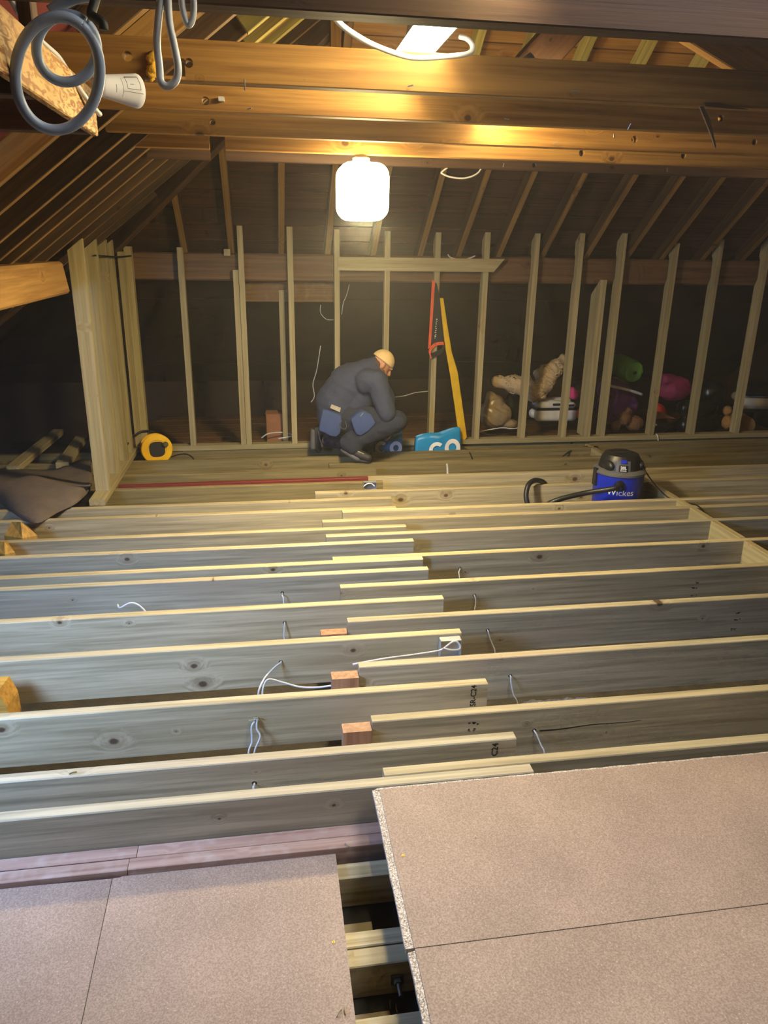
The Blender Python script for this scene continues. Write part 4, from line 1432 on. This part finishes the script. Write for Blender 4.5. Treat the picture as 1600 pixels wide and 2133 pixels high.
# ------------------------------------------------------------------ tools at the far wall
SY = 6.58
t = thing('hand_saw', 'black hand saw with orange guard and handle hanging on a stud', 'saw', at(905, 740, SY))
flat_from_px('blade', [(904, 586), (910, 591), (915, 612), (925, 711), (905, 717), (896, 725), (901, 640)], SY, .0022, BLKP, t)
flat_from_px('blade_guard', [(900.5, 583), (906.5, 586), (903, 640), (897.5, 722), (892, 727), (895, 680)], SY - .004, .010, ORNG, t)
flat_from_px('handle_grip', [(893.5, 733), (896, 723), (905, 715), (914, 712.5), (924, 712), (925, 718.5), (913, 719), (906, 721.5), (900, 728), (897, 737), (900, 746), (897.5, 747.5)], SY - .010, .022, ORNG, t)
flat_from_px('handle_bow', [(898, 737), (906, 733.5), (919, 727), (924, 718.5), (928, 718.5), (924, 732), (917, 739), (903, 745), (899, 747.5)], SY - .009, .020, BLKP, t)
for px, py in ((907, 716.5), (916, 715.5), (900, 725)):
    p = at(px, py, SY - .011)
    cyl('handle_rivet', p, p + Vector((0, .003, 0)), .004, BLKP, t, 8)
bm = bmesh.new()
for k in range(11):
    py = 665 + k * 3.9
    px = 910 - k * .35 + random.uniform(-.6, .6)
    p = at(px, py, SY - .001)
    bmesh.ops.create_cube(bm, size=1, matrix=Matrix.Translation(p) @ Matrix.Diagonal((random.uniform(.006, .014), .0008, random.uniform(.004, .010), 1)))
bm_obj('blade_print', bm, WHT, t)['kind'] = 'stuff'
o = flat_from_px('yellow_sleeve', [(916, 621), (924, 620.5), (933, 680), (942, 735), (951.5, 766), (954.5, 778), (973, 911), (968, 917), (957, 913), (938, 779), (929, 730), (922, 680)], 6.595, .024, YELS, None)
bv = o.modifiers.new('b', 'BEVEL'); bv.width = .007; bv.segments = 2; bv.limit_method = 'ANGLE'; bv.angle_limit = 1.0
apply_mods(o)
o.data.polygons.foreach_set('use_smooth', [False] * len(o.data.polygons))
tag(o, 'bent yellow plastic sleeve leaning by the saw, foot on the sole plate', 'sleeve')
cable('white cable ends poking up behind the left part of the nailed cross board', [at(933, 530, 6.62), at(940, 537, 6.62), at(960, 542, 6.63)], .006)
cable('white cable end poking up behind the right part of the nailed cross board', [at(990, 533, 6.62), at(978, 538, 6.62), at(960, 543, 6.63)], .006)
cable('thin wire hanging dark behind the studs left of the person', [at(668, 720, 6.95), at(660, 770, 6.95), at(652, 800, 6.95), at(655, 825, 6.95), at(648, 838, 6.95)], .004, TWIN)
cable('thin cable lying behind the studs right of the person', [at(810, 828, 7.0), at(840, 825, 7.0), at(865, 818, 7.0), at(892, 815, 7.0)], .004, TWIN)
cable('thin looped wire behind the stud left of the cross board', [at(668, 635, 6.93), at(668, 652, 6.93), at(680, 665, 6.93), at(695, 666, 6.93)], .003, TWIN)
cable('thin wire hanging right of the stud under the cross board', [at(728, 592, 6.93), at(722, 615, 6.93), at(715, 632, 6.93), at(712, 655, 6.93)], .003, TWIN)

# ------------------------------------------------------------------ stored things behind the far wall
FZ = -0.036


def soft(name, label, cat, prims, mat, voxel=.014, it=4, rough=.008, rs=8, parent=None, group=None, folds=0.0):
    o = blob(name, prims, mat, parent, voxel, it, rough=rough, rscale=rs, folds=folds)
    return tag(o, label, cat, group) if label else o


a = lambda px, py, y: at(px, py, y)
soft('polythene_sack', 'cloudy polythene sack slumped on the floor left of the white case', 'sack',
     [('e', a(1030, 862, 6.98), (.17, .12, .13)), ('c', a(1030, 845, 6.99), .10, a(1021, 826, 6.99), .045), ('e', a(1058, 882, 6.98), (.10, .08, .05))], POLY, .010, 2, rough=.006, rs=10, folds=.010)
soft('black_holdall', 'black bag under the cream dust sheet', 'bag', [('e', a(1066, 850, 7.32), (.08, .08, .19)), ('e', a(1094, 822, 7.36), (.10, .09, .12))], BLKB)
o = soft('dust_sheet', 'crumpled cream dust sheet draped over the black bag and white case', 'sheet',
         [('c', a(1033, 795, 7.0), .035, a(1072, 800, 6.98), .075), ('c', a(1072, 800, 6.98), .075, a(1115, 815, 6.98), .085), ('c', a(1115, 815, 6.98), .07, a(1133, 800, 7.0), .085),
          ('c', a(1133, 800, 7.0), .085, a(1152, 772, 7.05), .075), ('c', a(1125, 778, 7.02), .05, a(1160, 762, 7.08), .07), ('c', a(1150, 770, 7.05), .06, a(1172, 750, 7.1), .055), ('c', a(1095, 790, 6.97), .05, a(1128, 825, 6.95), .04)], CLOTH, .008, 2, .010, 9, folds=.020)
t = thing('white_case', 'white plastic case with a dark band, right of the black bag', 'case', a(1158, 880, 7.0))
c0 = a(1159, 852, 7.03)
blob('case_base', [('c', c0 + Vector((-.17, 0, -.07)), .055, c0 + Vector((.17, 0, -.07)), .055), ('c', c0 + Vector((-.17, .16, -.07)), .055, c0 + Vector((.17, .16, -.07)), .055), ('c', c0 + Vector((-.17, 0, -.03)), .055, c0 + Vector((.17, 0, -.03)), .055)], WHTP, t, .014, 3)
box('case_band', c0.x - .225, c0.x + .225, c0.y - .055, c0.y + .20, c0.z - .004, c0.z + .022, BLKP, t, .004)
blob('case_lid', [('c', c0 + Vector((-.15, 0, .05)), .055, c0 + Vector((.16, .0, .03)), .042), ('c', c0 + Vector((-.15, .14, .05)), .06, c0 + Vector((.16, .14, .04)), .05), ('c', c0 + Vector((-.19, .02, .10)), .03, c0 + Vector((-.17, .02, .04)), .05)], WHTP, t, .014, 3)
box('case_handle', c0.x - .06, c0.x + .02, c0.y - .060, c0.y - .03, c0.z + .045, c0.z + .065, BLKP, t, .004)
box('case_latch', c0.x + .10, c0.x + .16, c0.y - .060, c0.y - .03, c0.z + .035, c0.z + .052, BLKP, t, .004)
soft('pink_bowl', 'pink plastic bowl tipped beside the white case', 'bowl', [('e', a(1196, 822, 7.02), (.05, .05, .05)), ('e', a(1192, 815, 7.02), (.035, .05, .045))], PINK, .010, 2, 0)
soft('red_bundle', 'small orange red bundle right of the white case', 'bundle', [('e', a(1209, 862, 6.90), (.035, .05, .06))], REDF, .010, 2, .004)
soft('dark_sack', 'dark sack heaped behind the wide stud', 'sack', [('e', a(1205, 835, 7.35), (.16, .14, .22))], BLKB)
t = thing('purple_bag', 'purple bag with a white stripe under the green roll', 'bag', a(1290, 870, 7.1))
blob('bag_body', [('e', a(1286, 846, 7.15), (.22, .13, .17)), ('c', a(1268, 812, 7.15), .11, a(1300, 825, 7.15), .10)], PURPLE, t, .014, 4, rough=.004, folds=.008)
tube('white_stripe', [a(1262, 802, 6.985), a(1290, 808, 6.975), a(1318, 815, 6.985), a(1338, 822, 7.02)], .010, WHTP, t, 8, 4, r2=.014)
t = thing('sleeping_bag_roll', 'green rolled sleeping bag with a gathered end, lying on the purple bag', 'roll', a(1308, 800, 7.1))
g0, g1 = a(1284, 758, 7.36), a(1320, 775, 7.06)
ax = (g1 - g0).normalized()
f_ = frame(ax)
prof = [(.02, -.01), (.085, .0), (.112, .04), (.116, .16), (.114, .30), (.10, .345), (.06, .362), (.02, .355)]
o = lathe('roll_body', prof, g0 - ax * .03, ax, GREENF, t, 40)
for v in o.data.vertices:
    ang = math.atan2(v.co.z, v.co.y)
    v.co += Vector((.004 * math.sin(ang * 14) * (1 if v.co.x > .02 else .3), 0, 0))
lathe('roll_tie', [(.012, .35), (.02, .36), (.012, .372)], g0 - ax * .03, ax, BLKP, t, 12)
soft('magenta_bag', 'dark magenta bag slumped behind the black bags', 'bag', [('e', a(1405, 810, 7.52), (.20, .12, .12)), ('c', a(1385, 793, 7.50), .07, a(1425, 798, 7.50), .06)], MAGENTA, folds=.012)
soft('brown_teddy', 'brown plush heap at the foot of the purple bag', 'soft toy', [('e', a(1300, 872, 6.90), (.07, .07, .07)), ('e', a(1283, 888, 6.88), (.05, .05, .05)), ('e', a(1322, 882, 6.92), (.09, .08, .08)), ('e', a(1308, 858, 6.93), (.045, .04, .045))], TEDDY, .012, 3, .006, 30)
t = thing('red_bag', 'red and black bag under a torn brown card flap', 'bag', a(1370, 895, 6.95))
blob('bag_body', [('e', a(1368, 864, 6.98), (.10, .09, .12))], REDF, t, .013, 3, rough=.006)
blob('bag_front', [('e', a(1372, 885, 6.93), (.11, .10, .075))], BLKB, t, .013, 3, rough=.006)
o = flat_from_px('card_flap', [(1350, 852), (1375, 858), (1408, 872), (1385, 871), (1360, 874), (1348, 868)], 6.84, .006, CARD, None)
tag(o, 'torn brown card flap lying on the red and black bag', 'card')
soft('black_suitcase', 'black bin-bag covered suitcase between the right-hand studs', 'suitcase', [('c', a(1425, 850, 7.05), .08, a(1478, 850, 7.05), .085), ('c', a(1425, 885, 7.05), .09, a(1478, 885, 7.05), .09), ('c', a(1425, 850, 7.2), .08, a(1478, 850, 7.2), .085)], BLKB, .016, 3, .006)
soft('black_basket', 'black round basket behind the suitcase', 'basket', [('c', a(1480, 818, 7.4), .16, a(1480, 842, 7.4), .14)], BLKB, .016, 3, .004)
t = thing('white_appliance', 'white appliance with a dark dial and black top case', 'appliance', a(1570, 870, 7.0))
w0 = a(1578, 836, 7.14)
blob('appliance_body', [('c', w0 + Vector((-.17, -.02, 0)), .05, w0 + Vector((.22, -.05, -.02)), .055), ('c', w0 + Vector((-.15, .16, .03)), .05, w0 + Vector((.22, .16, .02)), .055), ('c', w0 + Vector((-.18, 0, -.05)), .03, w0 + Vector((.22, -.04, -.06)), .03)], WHTP, t, .014, 3)
lathe('dial', [(.045, 0), (.045, .012), (.03, .02)], w0 + Vector((.10, -.10, -.005)), (0, -1, .15), BLKP, t, 24)
box('appliance_base', w0.x - .20, w0.x + .28, w0.y - .07, w0.y + .2, w0.z - .10, w0.z - .07, BLKP, t, .01)
box('top_case', w0.x - .12, w0.x + .28, w0.y - .02, w0.y + .26, w0.z + .055, w0.z + .17, BLKP, t, .02)
t = thing('wool_roll', 'roll of brown mineral wool on the floor under the white appliance', 'insulation roll', a(1540, 885, 6.95))
r0 = a(1553, 887, 6.79)
for k, rr in enumerate((.095, .072, .05, .03)):
    lathe('wool_layer', [(rr - .018, .004 * k), (rr, .004 * k), (rr, .30), (rr - .018, .30)], r0 + Vector((0, 0, .0)), (0.25, .95, 0), WOOL, t, 28)
soft('wool_offcut', 'flattened offcut of brown mineral wool beside its roll', 'insulation', [('e', a(1516, 880, 6.84), (.055, .08, .07)), ('e', a(1516, 855, 6.84), (.045, .06, .05))], WOOL, .014, 3, .008, 25)
# sockets and leads on the floor behind the plate
t = thing('socket_strip', 'white extension socket on the floor behind the studs', 'socket strip', a(1032, 897, 6.8))
q = a(1032, 897, 6.80)
box('strip_body', q.x - .07, q.x + .08, q.y - .03, q.y + .03, FZ, FZ + .04, WHTP, t, .006)
for k in (-1, 0, 1):
    box('socket_face', q.x + k * .045 - .017, q.x + k * .045 + .017, q.y - .02, q.y + .02, FZ + .04, FZ + .043, GREYP, t, .001)
t = thing('plug_adapter', 'white plug adapter on the floor, black lead across it', 'adapter', a(1122, 899, 6.79))
q = a(1122, 897, 6.79)
box('adapter_body', q.x - .055, q.x + .05, q.y - .03, q.y + .03, FZ, FZ + .055, WHTP, t, .006)
tube('adapter_lead', [q + Vector((-.05, -.04, FZ - q.z + .01)), q + Vector((-.01, -.04, FZ - q.z + .05)), q + Vector((.05, -.02, FZ - q.z + .065)), q + Vector((.10, 0, FZ - q.z + .03)), q + Vector((.05, .05, FZ - q.z + .006))], .006, BLACKC, t, 7, 4)
cable('white flex curling from the extension socket', [a(1000, 899, 6.80), a(1014, 896, 6.82), a(1046, 891, 6.82), a(1066, 893, 6.80), a(1088, 890, 6.82)], .005)
cable('black flex lying along the floor behind the plate', [a(1000, 903, 6.78), a(1030, 906, 6.77), a(1060, 902, 6.78), a(1085, 899, 6.80), a(1100, 903, 6.78)], .006, BLACKC)
t = thing('card_box', 'dim brown card box behind the set back stud', 'box', a(575, 905, 7.0))
q = a(575, 885, 6.98)
box('box_body', q.x - .09, q.x + .07, q.y, q.y + .2, FZ, q.z + .10, CARD, t, .003)
box('box_flap', q.x - .095, q.x + .075, q.y - .01, q.y + .09, q.z + .101, q.z + .105, CARD, t, .001)

# ------------------------------------------------------------------ hanging things overhead
t = thing('cable_coil', 'coil of grey blue cable hanging from the near beam on a black hook', 'cable coil', at(190, 20, 1.70))


def ell(cx, cy, rx, ry, y, a0=0, a1=360, n=26, tilt=0.0, dy=.0):
    out = []
    for k in range(n + 1):
        q = math.radians(a0 + (a1 - a0) * k / n)
        x_, y_ = rx * math.cos(q), ry * math.sin(q)
        out.append(at(cx + x_ * math.cos(tilt) - y_ * math.sin(tilt), cy + x_ * math.sin(tilt) + y_ * math.cos(tilt), y + dy * math.sin(q + .6)))
    return out


tube('cable_turn', ell(120, 153, 88, 118, 1.66, -62, 300, dy=.03, tilt=.06), .0100, GREYC, t, 12, 3)
tube('cable_turn', ell(139, 101, 63, 70, 1.70, -50, 308, dy=.02), .0095, GREYC, t, 12, 3)
tube('cable_turn', [at(104, 24, 1.70), at(130, 8, 1.70), at(160, -4, 1.70), at(190, -8, 1.71)], .010, GREYC, t, 12, 5)
tube('hook', [at(204, -20, 1.70), at(196, 8, 1.685), at(190, 30, 1.675), at(200, 38, 1.66), at(214, 48, 1.655), at(216, 62, 1.655)], .0085, BLACKC, t, 10, 5)
cable('long loop of pale flat cable hanging in front of the notched collar beam', [at(338, -40, 1.73), at(331, 30, 1.73), at(327, 90, 1.73), at(332, 140, 1.725), at(335, 170, 1.72), at(349, 180, 1.72), at(366, 168, 1.72), at(371, 140, 1.72), at(362, 90, 1.725), at(352, 40, 1.73), at(349, -40, 1.73)], .0075, TWIN, 'hanging_cable', per=6)
cable('short loop of pale flat cable hanging right of the long loop', [at(376, -40, 1.74), at(379, 10, 1.74), at(386, 42, 1.74), at(393, 52, 1.74), at(401, 40, 1.74), at(404, 8, 1.74), at(398, -40, 1.74)], .0065, TWIN, 'hanging_cable', per=6)
cable('white flat cable lying over the plywood edge board at the left', [at(20, -5, 1.95), at(60, 60, 2.0), at(95, 95, 2.05), at(120, 118, 2.1), at(140, 148, 2.16), at(165, 185, 2.22), at(190, 218, 2.3), at(208, 238, 2.36)], .007, WHITEC, 'hanging_cable')
cable('white lead drooping to the bright LED batten', [at(690, 25, 2.1), at(704, 45, 2.15), at(730, 66, 2.2), at(775, 92, 2.28), at(830, 113, 2.36), at(870, 121, 2.40), at(930, 118, 2.42), at(975, 112, 2.44), at(985, 98, 2.46), at(975, 82, 2.48), at(958, 76, 2.5)], .0075, WHITEC, 'hanging_cable')
cable('thin white cable loop hanging under the farthest collar beam', [at(946, 332, 4.72), at(938, 344, 4.72), at(921, 358, 4.72), at(922, 362, 4.72), at(940, 369, 4.72), at(968, 371, 4.72), at(992, 363, 4.72), at(1003, 350, 4.72), at(1008, 334, 4.72)], .005, WHITEC, 'hanging_cable')
# rolled drawing
t = thing('paper_roll', 'rolled white building drawing tucked at the end of the plywood edge board', 'paper roll', at(245, 190, 2.34))
A0, A1 = at(200, 178, 2.30), at(284, 191, 2.40)
ax = (A1 - A0).normalized()
f_ = frame(ax)
vs, fs = [], []
KA = 26
for j in range(9):
    w = j / 8
    c = A0.lerp(A1, w)
    rr = .022 + .017 * w
    for k in range(KA):
        ang = math.radians(20 + 390 * k / (KA - 1))
        r_ = rr * (1 - .12 * k / KA)
        vs.append(c + f_.col[1] * r_ * math.cos(ang) + f_.col[2] * r_ * math.sin(ang) * 1.15)
for j in range(8):
    for k in range(KA - 1):
        q = j * KA + k
        fs.append([q, q + 1, q + KA + 1, q + KA])
o = mesh_obj('sheet', vs, fs, PAPER, t, smooth=True)
sd = o.modifiers.new('s', 'SOLIDIFY'); sd.thickness = .0008
apply_mods(o)


def on_roll(w, dang):
    c = A0.lerp(A1, w)
    v = Vector((0, -1, 0))
    v = (v - ax * v.dot(ax)).normalized()
    u = ax.cross(v)
    rr = (.022 + .017 * w) * 1.10 + .002
    return c + (v * math.cos(dang) + u * math.sin(dang)) * rr


for pts in ([(.45, .7), (.45, -.6)], [(.45, .3), (.9, .3)], [(.55, .1), (.55, -.75)], [(.55, .1), (.85, .1)], [(.85, .1), (.85, -.75)], [(.55, -.75), (.85, -.75)], [(.30, .5), (.30, -.1)], [(.62, -.2), (.70, -.2)]):
    tube('drawn_line', [on_roll(pts[0][0] + (pts[1][0] - pts[0][0]) * k / 4, pts[0][1] + (pts[1][1] - pts[0][1]) * k / 4) for k in range(5)], .0006, INK, t, 4, 1)
# odds and ends on the collar beams
soft('yellow_rag', 'twist of yellow rag stuck on the notched collar beam', 'rag', [('c', at(320, 112, 2.525), .006, at(316, 128, 2.522), .010), ('c', at(316, 128, 2.522), .010, at(318, 148, 2.522), .008), ('c', at(318, 148, 2.522), .012, at(315, 164, 2.524), .006), ('c', at(319, 122, 2.52), .006, at(327, 120, 2.52), .005), ('c', at(313, 138, 2.52), .006, at(311, 150, 2.52), .005)], RAG, .0035, 1, .004, 70, folds=.006)
p = at(461, 207, 3.05)
tag(box('cable_clip', p.x - .010, p.x + .011, 3.035, 3.061, p.z - .007, p.z + .007, WHTP, None, .002), 'small white cable clip on the second collar beam', 'clip')
o = flat_from_px('torn_splinter', [(1458, 222), (1466, 222), (1478, 246), (1484, 268), (1492, 304), (1490, 309), (1482, 282), (1470, 252)], 2.520, .006, OLDDARK, ceiling)
flat_from_px('torn_splinter', [(1468, 213), (1500, 214), (1535, 222), (1560, 228), (1520, 226), (1470, 221)], 2.530, .006, OLDDARK, ceiling)
for px, py, y, dx, dz in ((1190, 189, 2.53, .02, 0), (509, 165, 2.53, 0, -.03), (1051, 247, 3.05, .014, -.004), (1280, 278, 3.05, -.006, -.016), (1152, 300, 3.66, .014, .006), (1050, 340, 4.19, -.008, -.02), (515, 228, 3.05, .016, .003), (850, 180, 2.53, .014, .002), (1308, 270, 3.06, .004, .02), (1390, 350, 4.19, -.004, -.02)):
    p = at(px, py, y)
    cyl('nail', p, p + Vector((dx, -.012, dz)), .0022, STEEL, ceiling, 6)
